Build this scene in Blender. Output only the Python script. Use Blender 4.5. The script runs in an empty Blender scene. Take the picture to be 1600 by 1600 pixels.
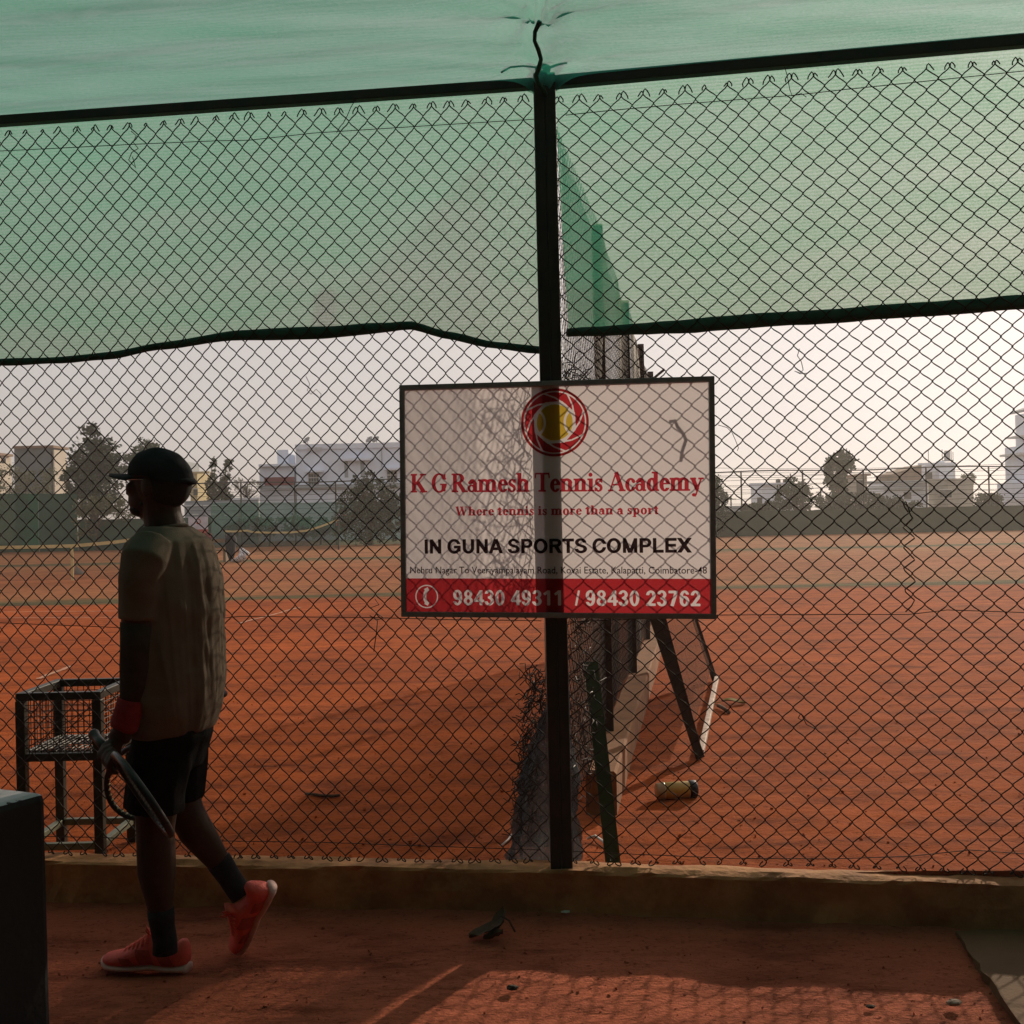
import bpy, bmesh, math, random
import numpy as np
from mathutils import Vector, Matrix, noise

random.seed(7); RNG = np.random.default_rng(7)
sc = bpy.context.scene
R = math.radians

# ------------------------------------------------------------------ camera, sky, sun, exposure
FOC = 1660.0                       # focal length in pixels of the 1600 px photograph
EYE = Vector((0.0, 0.0, 1.47))
cam_d = bpy.data.cameras.new("camera"); cam = bpy.data.objects.new("camera", cam_d)
sc.collection.objects.link(cam); sc.camera = cam
cam_d.sensor_width = 36.0; cam_d.lens = FOC / 1600.0 * 36.0
cam_d.clip_start = 0.05; cam_d.clip_end = 2000.0
CROT = (Matrix.Rotation(R(90.2), 3, 'X') @ Matrix.Rotation(R(-1.26), 3, 'Z'))
cam.matrix_world = Matrix.Translation(EYE) @ CROT.to_4x4()

SUN_EL, SUN_AZ = 18.5, 33.0        # elevation; azimuth to the right of +Y
w = bpy.data.worlds.new("World"); sc.world = w; w.use_nodes = True
wt = w.node_tree; wt.nodes.clear()
sky = wt.nodes.new("ShaderNodeTexSky"); sky.sky_type = 'NISHITA'; sky.sun_disc = False
sky.sun_elevation = R(SUN_EL); sky.sun_rotation = R(SUN_AZ)
sky.air_density = 1.6; sky.dust_density = 6.0; sky.ozone_density = 1.0; sky.altitude = 300
hs = wt.nodes.new("ShaderNodeHueSaturation"); hs.inputs["Saturation"].default_value = 0.5
tint = wt.nodes.new("ShaderNodeMix"); tint.data_type = 'RGBA'; tint.blend_type = 'MULTIPLY'
tint.inputs["Factor"].default_value = 1.0; tint.inputs["B"].default_value = (4.5, 4.24, 4.24, 1)
gam = wt.nodes.new("ShaderNodeGamma"); gam.inputs["Gamma"].default_value = 0.24      # thick haze evens the sky out
bg = wt.nodes.new("ShaderNodeBackground"); bg.inputs["Strength"].default_value = 0.10
wo = wt.nodes.new("ShaderNodeOutputWorld")
wt.links.new(sky.outputs[0], hs.inputs["Color"]); wt.links.new(hs.outputs[0], gam.inputs[0]); wt.links.new(gam.outputs[0], tint.inputs["A"])
wt.links.new(tint.outputs["Result"], bg.inputs["Color"]); wt.links.new(bg.outputs[0], wo.inputs[0])

SUNV = Vector((math.sin(R(SUN_AZ)) * math.cos(R(SUN_EL)), math.cos(R(SUN_AZ)) * math.cos(R(SUN_EL)), math.sin(R(SUN_EL))))
sl = bpy.data.lights.new("sun", 'SUN'); sl.energy = 4.0; sl.angle = R(0.9); sl.color = (1.0, 0.83, 0.63)
so = bpy.data.objects.new("sun", sl); sc.collection.objects.link(so)
so.rotation_euler = (-SUNV).to_track_quat('-Z', 'Y').to_euler(); so.location = (20, 40, 30)

sc.view_settings.view_transform = 'Standard'; sc.view_settings.look = 'None'
sc.view_settings.gamma = 1.0; sc.view_settings.exposure = -0.12
sc.cycles.max_bounces = 8; sc.cycles.transparent_max_bounces = 24; sc.cycles.volume_bounces = 1
sc.cycles.transmission_bounces = 6; sc.cycles.caustics_reflective = False; sc.cycles.caustics_refractive = False
sc.cycles.sample_clamp_indirect = 4.0; sc.cycles.use_denoising = True

# ------------------------------------------------------------------ pixel helpers (a photo pixel -> a real point)
def ray(px, py):
    return CROT @ Vector(((px - 800) / FOC, -(py - 800) / FOC, -1.0))
def P(px, py, Y):                  # at depth Y
    d = ray(px, py); return EYE + d * (Y / d.y)
def G(px, py, z):                  # on the level z
    d = ray(px, py); return EYE + d * ((z - EYE.z) / d.z)
def PL(px, py, o, n):              # on a plane
    d = ray(px, py); return EYE + d * ((o - EYE).dot(n) / d.dot(n))
Z0 = 0.05                          # level of the courts; the walkway is at 0

# ------------------------------------------------------------------ materials
MATS = {}
def newmat(name):
    m = bpy.data.materials.new(name); m.use_nodes = True; m.node_tree.nodes.clear(); MATS[name] = m
    return m, m.node_tree.nodes, m.node_tree.links
def rgba(c): return (c[0], c[1], c[2], 1.0)
def mat(name, c1, c2=None, scale=6.0, rough=0.8, bump=0.0, bscale=None, metal=0.0, detail=6.0, stretch=(1, 1, 1), spec=0.3, coord="Object", lo=0.35, hi=0.65, bdist=0.01):
    m, N, L = newmat(name)
    out = N.new("ShaderNodeOutputMaterial"); b = N.new("ShaderNodeBsdfPrincipled")
    b.inputs["Roughness"].default_value = rough; b.inputs["Metallic"].default_value = metal
    b.inputs["Specular IOR Level"].default_value = spec
    L.new(b.outputs[0], out.inputs[0])
    c2 = c2 or tuple(0.75 * x for x in c1)
    tc = N.new("ShaderNodeTexCoord"); mp = N.new("ShaderNodeMapping"); mp.inputs["Scale"].default_value = stretch
    L.new(tc.outputs[coord], mp.inputs[0])
    nz = N.new("ShaderNodeTexNoise"); nz.inputs["Scale"].default_value = scale; nz.inputs["Detail"].default_value = detail
    nz.inputs["Roughness"].default_value = 0.62
    L.new(mp.outputs[0], nz.inputs["Vector"])
    cr = N.new("ShaderNodeValToRGB"); cr.color_ramp.elements[0].position = lo; cr.color_ramp.elements[1].position = hi
    cr.color_ramp.elements[0].color = rgba(c1); cr.color_ramp.elements[1].color = rgba(c2)
    L.new(nz.outputs["Fac"], cr.inputs[0]); L.new(cr.outputs[0], b.inputs["Base Color"])
    if bump:
        n2 = N.new("ShaderNodeTexNoise"); n2.inputs["Scale"].default_value = bscale or scale * 4; n2.inputs["Detail"].default_value = 5
        L.new(mp.outputs[0], n2.inputs["Vector"])
        bp = N.new("ShaderNodeBump"); bp.inputs["Strength"].default_value = bump; bp.inputs["Distance"].default_value = bdist
        L.new(n2.outputs["Fac"], bp.inputs["Height"]); L.new(bp.outputs[0], b.inputs["Normal"])
    return m

def netmat(name, trans, diff, clear, weave=1400.0, var=0.10, broad=2.0, stretch=(1, 1, 1), wav=0.12, graze=0.0, fineamp=.16, finescale=260, glow=None, low_tint=None):
    """shade cloth: gaps you see through, threads that glow when lit from behind"""
    m, N, L = newmat(name)
    out = N.new("ShaderNodeOutputMaterial")
    tr = N.new("ShaderNodeBsdfTransparent"); tl = N.new("ShaderNodeBsdfTranslucent"); df = N.new("ShaderNodeBsdfDiffuse")
    tl.inputs["Color"].default_value = rgba(trans); df.inputs["Color"].default_value = rgba(diff)
    mx = N.new("ShaderNodeAddShader"); L.new(tl.outputs[0], mx.inputs[0]); L.new(df.outputs[0], mx.inputs[1])
    if glow:           # threads scatter light forwards: brighter towards the sun
        rf = N.new("ShaderNodeBsdfRefraction"); rf.inputs["Color"].default_value = rgba(glow); rf.inputs["Roughness"].default_value = .31; rf.inputs["IOR"].default_value = 1.02
        m2 = N.new("ShaderNodeAddShader"); L.new(mx.outputs[0], m2.inputs[0]); L.new(rf.outputs[0], m2.inputs[1]); mx = m2
    tc = N.new("ShaderNodeTexCoord"); mp = N.new("ShaderNodeMapping"); mp.inputs["Scale"].default_value = stretch
    L.new(tc.outputs["Object"], mp.inputs[0])
    nz = N.new("ShaderNodeTexNoise"); nz.inputs["Scale"].default_value = broad; nz.inputs["Detail"].default_value = 8; nz.inputs["Roughness"].default_value = 0.6
    L.new(mp.outputs[0], nz.inputs["Vector"])
    wv = N.new("ShaderNodeTexWave"); wv.wave_type = 'BANDS'; wv.bands_direction = 'Z'; wv.inputs["Scale"].default_value = weave; wv.inputs["Distortion"].default_value = 1.5
    wv.inputs["Detail"].default_value = 2.0; wv.inputs["Detail Scale"].default_value = 2.0
    L.new(tc.outputs["Object"], wv.inputs["Vector"])
    fine = N.new("ShaderNodeTexNoise"); fine.inputs["Scale"].default_value = finescale; fine.inputs["Detail"].default_value = 3
    L.new(tc.outputs["Object"], fine.inputs["Vector"])
    if low_tint:           # duller tint mixed in towards the bottom of the cloth
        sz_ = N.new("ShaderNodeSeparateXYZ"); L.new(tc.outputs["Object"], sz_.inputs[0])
        mr = N.new("ShaderNodeMapRange"); mr.inputs["From Min"].default_value = low_tint[0]; mr.inputs["From Max"].default_value = low_tint[1]; L.new(sz_.outputs[2], mr.inputs["Value"])
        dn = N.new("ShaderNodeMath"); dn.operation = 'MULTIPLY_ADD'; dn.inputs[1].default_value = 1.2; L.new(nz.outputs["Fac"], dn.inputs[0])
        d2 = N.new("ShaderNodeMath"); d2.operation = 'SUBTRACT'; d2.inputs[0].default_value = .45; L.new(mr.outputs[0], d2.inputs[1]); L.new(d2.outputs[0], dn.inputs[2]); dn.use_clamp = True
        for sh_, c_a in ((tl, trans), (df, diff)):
            mc = N.new("ShaderNodeMix"); mc.data_type = 'RGBA'; mc.inputs["A"].default_value = rgba(c_a); mc.inputs["B"].default_value = rgba(low_tint[2] if sh_ is tl else tuple(.5 * q for q in low_tint[2]))
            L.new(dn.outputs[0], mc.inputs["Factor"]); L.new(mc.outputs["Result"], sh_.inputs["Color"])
    a = N.new("ShaderNodeMath"); a.operation = 'MULTIPLY_ADD'; a.inputs[1].default_value = var * 2; a.inputs[2].default_value = clear - var
    L.new(nz.outputs["Fac"], a.inputs[0])
    b = N.new("ShaderNodeMath"); b.operation = 'MULTIPLY_ADD'; b.inputs[1].default_value = wav; L.new(wv.outputs["Fac"], b.inputs[0]); L.new(a.outputs[0], b.inputs[2])
    c = N.new("ShaderNodeMath"); c.operation = 'MULTIPLY_ADD'; c.inputs[1].default_value = fineamp; L.new(fine.outputs["Fac"], c.inputs[0]); L.new(b.outputs[0], c.inputs[2]); c.use_clamp = True
    if graze:          # a net closes up when looked at, or lit, along its surface
        ge = N.new("ShaderNodeNewGeometry"); dp = N.new("ShaderNodeVectorMath"); dp.operation = 'DOT_PRODUCT'
        L.new(ge.outputs["Normal"], dp.inputs[0]); L.new(ge.outputs["Incoming"], dp.inputs[1])
        ab = N.new("ShaderNodeMath"); ab.operation = 'ABSOLUTE'; L.new(dp.outputs["Value"], ab.inputs[0])
        pw_ = N.new("ShaderNodeMath"); pw_.operation = 'POWER'; pw_.inputs[1].default_value = graze; L.new(ab.outputs[0], pw_.inputs[0])
        c2_ = N.new("ShaderNodeMath"); c2_.operation = 'MULTIPLY'; L.new(c.outputs[0], c2_.inputs[0]); L.new(pw_.outputs[0], c2_.inputs[1]); c = c2_
    ms = N.new("ShaderNodeMixShader"); L.new(c.outputs[0], ms.inputs[0]); L.new(mx.outputs[0], ms.inputs[1]); L.new(tr.outputs[0], ms.inputs[2])
    L.new(ms.outputs[0], out.inputs[0])
    return m

def inkmat(name, c):
    """printing ink on the translucent sheet: filters whatever light the sheet gives off"""
    m, N, L = newmat(name)
    out = N.new("ShaderNodeOutputMaterial"); tr = N.new("ShaderNodeBsdfTransparent"); tr.inputs[0].default_value = rgba(c)
    L.new(tr.outputs[0], out.inputs[0]); return m

# ------------------------------------------------------------------ mesh building
class MB:
    def __init__(s): s.v = []; s.f = []
    def add(s, vs, fs):
        o = len(s.v); s.v.extend([tuple(v) for v in vs]); s.f.extend([tuple(i + o for i in f) for f in fs]); return s
    def box(s, c, size, M=None, bev=0.0):
        c = Vector(c); hx, hy, hz = (d / 2 for d in size)
        if bev <= 0:
            vs = [Vector((x, y, z)) for x in (-hx, hx) for y in (-hy, hy) for z in (-hz, hz)]
            fs = [(0, 1, 3, 2), (4, 6, 7, 5), (0, 4, 5, 1), (2, 3, 7, 6), (0, 2, 6, 4), (1, 5, 7, 3)]
        else:
            bm = bmesh.new(); bmesh.ops.create_cube(bm, size=1.0)
            for v in bm.verts: v.co = Vector((v.co.x * size[0], v.co.y * size[1], v.co.z * size[2]))
            bmesh.ops.bevel(bm, geom=bm.edges[:], offset=bev, segments=2, affect='EDGES', profile=0.5)
            bm.verts.index_update(); vs = [v.co.copy() for v in bm.verts]; fs = [tuple(v.index for v in f.verts) for f in bm.faces]; bm.free()
        if M is not None: vs = [M @ v for v in vs]
        return s.add([v + c for v in vs], fs)
    def bar(s, a, b, wx, wy, up=(0, 0, 1), bev=0.0):
        """rectangular bar from a to b"""
        a, b = Vector(a), Vector(b); d = (b - a); l = d.length; d.normalize(); u = Vector(up)
        if abs(d.dot(u)) > 0.95: u = Vector((0, 1, 0))
        x = d.cross(u).normalized(); y = x.cross(d).normalized()
        M = Matrix((x, y, d)).transposed()
        return s.box((a + b) / 2, (wx, wy, l), M, bev)
    def tube(s, pts, r, n=8, cap=True, rs=None):
        pts = [Vector(p) for p in pts]; k = len(pts); vs = []; prev = None
        for i, p in enumerate(pts):
            t = (pts[min(i + 1, k - 1)] - pts[max(i - 1, 0)])
            t = t.normalized() if t.length > 1e-9 else Vector((0, 0, 1))
            if prev is None: prev = t.orthogonal().normalized()
            u = (prev - t * prev.dot(t)); u = u.normalized() if u.length > 1e-6 else t.orthogonal().normalized()
            prev = u; v = t.cross(u); rr = rs[i] if rs else r
            for j in range(n):
                a = 2 * math.pi * j / n; vs.append(p + u * (rr * math.cos(a)) + v * (rr * math.sin(a)))
        fs = [(i * n + j, i * n + (j + 1) % n, (i + 1) * n + (j + 1) % n, (i + 1) * n + j) for i in range(k - 1) for j in range(n)]
        if cap: fs += [tuple(range(n - 1, -1, -1)), tuple(range((k - 1) * n, k * n))]
        return s.add(vs, fs)
    def loft(s, secs, n=20, cap=True):
        """secs: (center, axis a, axis b) elliptical sections"""
        vs = []
        for c, a, b in secs:
            for j in range(n):
                t = 2 * math.pi * j / n; vs.append(Vector(c) + Vector(a) * math.cos(t) + Vector(b) * math.sin(t))
        k = len(secs)
        fs = [(i * n + j, i * n + (j + 1) % n, (i + 1) * n + (j + 1) % n, (i + 1) * n + j) for i in range(k - 1) for j in range(n)]
        if cap: fs += [tuple(range(n - 1, -1, -1)), tuple(range((k - 1) * n, k * n))]
        return s.add(vs, fs)
    def ball(s, c, a, b, d, nu=16, nv=10):
        c, a, b, d = Vector(c), Vector(a), Vector(b), Vector(d); vs = [c - d]; 
        for i in range(1, nv):
            ph = -math.pi / 2 + math.pi * i / nv
            for j in range(nu):
                t = 2 * math.pi * j / nu; vs.append(c + (a * math.cos(t) + b * math.sin(t)) * math.cos(ph) + d * math.sin(ph))
        vs.append(c + d); T = len(vs) - 1
        fs = [(0, 1 + (j + 1) % nu, 1 + j) for j in range(nu)]
        fs += [(1 + i * nu + j, 1 + i * nu + (j + 1) % nu, 1 + (i + 1) * nu + (j + 1) % nu, 1 + (i + 1) * nu + j) for i in range(nv - 2) for j in range(nu)]
        fs += [(1 + (nv - 2) * nu + j, 1 + (nv - 2) * nu + (j + 1) % nu, T) for j in range(nu)]
        return s.add(vs, fs)
    def grid(s, fn, nu, nv):
        vs = [fn(i / nu, j / nv) for j in range(nv + 1) for i in range(nu + 1)]
        q = nu + 1
        return s.add(vs, [(j * q + i, j * q + i + 1, (j + 1) * q + i + 1, (j + 1) * q + i) for j in range(nv) for i in range(nu)])

BASE = {}
def tag(o, label=None, cat=None, group=None, kind=None):
    if label: o["label"] = label
    if cat: o["category"] = cat
    if group: o["group"] = group
    if kind: o["kind"] = kind
    return o
def obj(name, mb, m, parent=None, smooth=False, loc=None):
    """one mesh object; vertices are given in world coordinates"""
    base = BASE[parent.name] if parent is not None else Vector(loc or (0, 0, 0))
    me = bpy.data.meshes.new(name)
    me.from_pydata([(v[0] - base[0], v[1] - base[1], v[2] - base[2]) for v in mb.v], [], mb.f); me.update()
    if m is not None: me.materials.append(MATS[m] if isinstance(m, str) else m)
    if smooth: me.polygons.foreach_set("use_smooth", [True] * len(me.polygons))
    o = bpy.data.objects.new(name, me); sc.collection.objects.link(o)
    if parent is not None: o.parent = parent
    else: o.location = base
    BASE[o.name] = Vector(base); return o
def thing(name, label, cat, loc, group=None):
    o = bpy.data.objects.new(name, None); sc.collection.objects.link(o); o.location = loc; o.empty_display_size = 0.2
    BASE[o.name] = Vector(loc); return tag(o, label, cat, group)
def dup(o, parent=None, shift=(0, 0, 0)):
    c = o.copy(); sc.collection.objects.link(c); c.parent = parent
    if parent is None:
        c.location = Vector(o.location) + Vector(shift)
    BASE[c.name] = BASE[o.name] + Vector(shift)
    for k in list(o.children): dup(k, c, shift)
    return c

def np_tubes(paths, r, n=5, axis=None):
    """fast tubes for many wires; axis = a direction roughly across the wires"""
    mb = MB(); ax = np.array(axis, float)
    ang = np.arange(n) * 2 * np.pi / n; ca, sa = np.cos(ang), np.sin(ang)
    for pts in paths:
        p = np.asarray(pts, float); k = len(p)
        t = np.empty_like(p); t[1:-1] = p[2:] - p[:-2]; t[0] = p[1] - p[0]; t[-1] = p[-1] - p[-2]
        t /= np.maximum(np.linalg.norm(t, axis=1, keepdims=True), 1e-9)
        u = ax - t * (t @ ax)[:, None]; u /= np.maximum(np.linalg.norm(u, axis=1, keepdims=True), 1e-9)
        v = np.cross(t, u)
        ring = p[:, None, :] + r * (u[:, None, :] * ca[None, :, None] + v[:, None, :] * sa[None, :, None])
        o = len(mb.v); mb.v.extend(map(tuple, ring.reshape(-1, 3)))
        for i in range(k - 1):
            a = o + i * n; b = a + n
            for j in range(n):
                j2 = (j + 1) % n; mb.f.append((a + j, a + j2, b + j2, b + j))
        mb.f.append(tuple(range(o + n - 1, o - 1, -1))); e = o + (k - 1) * n; mb.f.append(tuple(range(e, e + n)))
    return mb

def chain_link(O, U, Nn, L, z0, z1, dw, dh, r, n=5, ends=True, warp=0.0085, seed=0, skip=None):
    """woven diamonds: zigzag wires hooked into each other, with the cut ends bent over"""
    O, U, Nn = (np.array(q, float) for q in (O, U, Nn)); rng = np.random.default_rng(seed)
    pw = dw / 2; nw = int(L / pw); nb = int((z1 - z0) / (dh / 2)); paths = []
    def wv(x, z):
        a = noise.noise(Vector((x * 1.3 + seed * 9, z * 1.3, 0.3))); b = noise.noise(Vector((x * 1.3 + seed * 9 + 40, z * 1.3, 5.3)))
        c = noise.noise(Vector((x * 6 + seed * 9, z * 6, 9.3))); d = noise.noise(Vector((x * .9 + seed * 9, z * .9, 2.3)))
        return warp * 2 * a + warp * .5 * c, warp * 2 * b + warp * .35 * c, warp * 3 * d
    def pt(x, z, dn):
        a, b, c = wv(x, z); z2 = z + b; x2 = x + a
        return O + U * x2 + Nn * (dn + c) + np.array((0, 0, z2))
    for i in range(nw + 1):
        ph = 1 if i % 2 == 0 else -1; pts = []
        for k in range(nb + 1):
            s = ph * (1 if k % 2 == 0 else -1); x = i * pw + s * (pw / 2 + r * 0.7); z = z0 + k * dh / 2
            if k > 0:      # slightly bowed strands
                xm = i * pw; zm = z - dh / 4
                pts.append(pt(xm - s * pw * 0.185, zm - dh * 0.085, 0)); pts.append(pt(xm + s * pw * 0.255, zm + dh * 0.082, 0))
            pts.append(pt(x, z, s * r * 1.1))
        paths.append(pts)
        if ends:
            for k, sg in ((0, -1), (nb, 1)):
                s = ph * (1 if k % 2 == 0 else -1); x = i * pw + s * (pw / 2); z = z0 + k * dh / 2
                j = rng.uniform(-.25, .25); q = 0.020 * (1 + rng.uniform(-.45, .6))
                if rng.random() < .07: continue
                cu = [pt(x, z, s * r)]
                if sg < 0:
                    for a in (0.2, 0.9, 1.6, 2.3, 3.0, 3.8, 4.6): cu.append(pt(x + s * (q * .42 * (1 - math.cos(a))) + j * .008, z - q * .55 * math.sin(a * .75) - .002, s * r + .003 * a))
                else:
                    for dx, dz in ((.10, .42), (.32, .62), (.62, .30), (.92, -.18), (1.05 + j, -.55)): cu.append(pt(x + s * q * dx * .8, z + q * dz * .9, s * r + .006 * dx))
                paths.append(cu)
    return np_tubes(paths, r, n, Nn)

# ------------------------------------------------------------------ shapes from distance fields (letters and emblem)
def sdf_mesh(f, x0, y0, x1, y1, h):
    """flat faces where f<0, in (u,v) coordinates; the outline is cut by marching squares"""
    nx = max(2, int(math.ceil((x1 - x0) / h))); ny = max(2, int(math.ceil((y1 - y0) / h)))
    X, Y = np.meshgrid(np.linspace(x0, x1, nx + 1), np.linspace(y0, y1, ny + 1)); V = f(X, Y)
    polys = []
    for j in range(ny):
        i = 0
        while i < nx:
            q = (V[j, i], V[j, i + 1], V[j + 1, i + 1], V[j + 1, i])
            neg = [a < 0 for a in q]
            if all(neg):
                i0 = i
                while i < nx and V[j, i + 1] < 0 and V[j + 1, i + 1] < 0: i += 1
                i = max(i, i0 + 1)
                polys.append([(X[j, i0], Y[j, i0]), (X[j, i], Y[j, i]), (X[j + 1, i], Y[j + 1, i]), (X[j + 1, i0], Y[j + 1, i0])]); continue
            if any(neg):
                cs = [(X[j, i], Y[j, i]), (X[j, i + 1], Y[j, i + 1]), (X[j + 1, i + 1], Y[j + 1, i + 1]), (X[j + 1, i], Y[j + 1, i])]; pl = []
                for a in range(4):
                    b = (a + 1) % 4
                    if neg[a]: pl.append(cs[a])
                    if neg[a] != neg[b]:
                        t = q[a] / (q[a] - q[b]); pl.append((cs[a][0] + t * (cs[b][0] - cs[a][0]), cs[a][1] + t * (cs[b][1] - cs[a][1])))
                if len(pl) >= 3: polys.append(pl)
            i += 1
    return polys
mn = np.minimum; mx_ = np.maximum
def RC(x0, y0, x1, y1): return lambda X, Y: mx_(mx_(x0 - X, X - x1), mx_(y0 - Y, Y - y1))
def LN(x0, y0, x1, y1, wd):
    dx, dy = x1 - x0, y1 - y0; l = math.hypot(dx, dy); dx /= l; dy /= l
    return lambda X, Y: mx_(abs((X - x0) * -dy + (Y - y0) * dx) - wd / 2, mx_(-((X - x0) * dx + (Y - y0) * dy), (X - x0) * dx + (Y - y0) * dy - l))
def EL(cx, cy, rx, ry): return lambda X, Y: (np.sqrt(((X - cx) / rx) ** 2 + ((Y - cy) / ry) ** 2) - 1) * min(rx, ry)
def UN(*fs): return lambda X, Y: np.minimum.reduce([f(X, Y) for f in fs])
def IN(*fs): return lambda X, Y: np.maximum.reduce([f(X, Y) for f in fs])
def NOT(f): return lambda X, Y: -f(X, Y)
def SUB(a, *bs): return IN(a, *[NOT(b) for b in bs])
def RG(cx, cy, rx, ry, tx, ty): return SUB(EL(cx, cy, rx, ry), EL(cx, cy, rx - tx, ry - ty))

def serif_font():
    S, T, X = .20, .07, .67; g = {}
    def st(x, h=1.0, sl=.08, both=True, top=True):      # stem with serifs
        fs = [RC(x, 0, x + S, h), RC(x - sl, 0, x + S + sl, T)]
        if top: fs.append(RC(x - sl, h - T, x + (S + sl if both else S), h))
        return UN(*fs)
    def arch(x0, x1):                                   # shoulder and second stem of n, m, h
        cx = (x0 + x1 + S) / 2; rx = (x1 + S - x0) / 2 + .02
        return UN(IN(RG(cx, X - .22, rx, .24, S, .11), RC(x0, X - .22, x1 + S + .05, X + .05)), RC(x1, 0, x1 + S, X - .2), RC(x1 - .07, 0, x1 + S + .08, T))
    g['K'] = (.93, UN(st(.08), LN(.24, .40, .72, .98, .075), RC(.54, 1 - T, .88, 1), LN(.38, .58, .76, .02, S), RC(.56, 0, .95, T)))
    g['G'] = (.90, UN(SUB(RG(.45, .5, .43, .52, S, .06), RC(.52, .38, 1, .70)), RC(.60, .05, .60 + S, .44), RC(.50, .40, .88, .45), RC(.75, .68, .80, .99)))
    g['R'] = (.90, UN(st(.08), IN(RG(.36, .74, .34, .26, S, .06), RC(.2, .4, 1, 1)), RC(.2, .48, .4, .54), RC(.2, .94, .4, 1), LN(.38, .52, .72, .02, S), RC(.58, 0, .92, T)))
    g['T'] = (.84, UN(RC(.34, 0, .34 + S, 1), RC(.22, 0, .62, T), RC(.03, 1 - T, .82, 1), LN(.055, .98, .03, .72, .05), LN(.795, .98, .82, .72, .05)))
    g['A'] = (.92, UN(LN(.10, .02, .44, .99, .06), LN(.44, 1.0, .78, .02, S), RC(.0, 0, .26, T), RC(.60, 0, .95, T), RC(.22, .31, .64, .37)))
    g['W'] = (1.25, UN(LN(.14, .99, .40, .01, S), LN(.40, .01, .62, .85, .06), LN(.60, .99, .86, .01, S), LN(.86, .01, 1.12, .99, .06), RC(.0, 1 - T, .30, 1), RC(.46, 1 - T, .76, 1), RC(.98, 1 - T, 1.24, 1)))
    g['a'] = (.60, UN(RC(.34, .06, .34 + S, .50), IN(RG(.30, .46, .21, .23, S, .06), RC(0, .46, 1, 1)), RG(.24, .19, .22, .20, .13, .055), RC(.42, 0, .60, .07), EL(.13, .50, .075, .075)))
    g['b'] = (.66, UN(RC(.08, 0, .08 + S, 1), RC(0, 1 - T, .1, 1), RG(.36, .33, .28, .35, S, .06)))
    g['c'] = (.56, UN(SUB(RG(.32, .33, .29, .35, S, .055), RC(.36, .20, 1, .48)), EL(.48, .50, .075, .075)))
    g['d'] = (.70, UN(RC(.43, .02, .43 + S, 1), RC(.32, 1 - T, .45, 1), RC(.55, 0, .70, T), RG(.32, .33, .28, .35, S, .06)))
    g['e'] = (.58, UN(SUB(RG(.32, .33, .28, .35, S, .055), RC(.34, .15, 1, .36)), RC(.10, .35, .56, .41)))
    g['h'] = (.76, UN(st(.08, 1.0, .07, False), arch(.10, .46)))
    g['i'] = (.38, UN(st(.10, X, .08, False), EL(.185, .88, .10, .10)))
    g['m'] = (1.12, UN(st(.08, X, .07, False), arch(.10, .46), arch(.46, .82)))
    g['n'] = (.76, UN(st(.08, X, .07, False), arch(.10, .46)))
    g['o'] = (.66, RG(.33, .33, .30, .36, S, .055))
    g['p'] = (.70, UN(RC(.09, -.3, .09 + S, X), RC(0, -.3, .34, -.3 + T), RC(0, X - T, .1, X), RG(.38, .33, .28, .35, S, .06)))
    g['r'] = (.54, UN(st(.08, X, .07, False), EL(.43, .56, .085, .085), LN(.24, .45, .42, .63, .07)))
    g['s'] = (.50, UN(IN(RG(.25, .49, .19, .19, .12, .06), UN(RC(0, .5, 1, 1), RC(-1, .30, .25, .6))), IN(RG(.25, .18, .21, .20, .13, .06), UN(RC(0, -1, 1, .17), RC(.25, 0, 1, .4))), LN(.12, .44, .38, .26, .15), RC(.41, .46, .45, .67), RC(.04, 0, .08, .22)))
    g['t'] = (.46, UN(RC(.13, .06, .13 + S, .84), RC(.0, X - T, .42, X), IN(RG(.28, .12, .16, .14, .1, .06), RC(.1, -1, 1, .12)), LN(.02, X - .03, .22, .86, .05)))
    g['y'] = (.70, UN(LN(.13, X - .02, .38, .04, S), LN(.58, X - .02, .30, -.22, .065), RC(.0, X - T, .30, X), RC(.44, X - T, .72, X), EL(.19, -.22, .095, .08), RC(.19, -.30, .30, -.235)))
    g[' '] = (.28, None)
    return g
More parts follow.
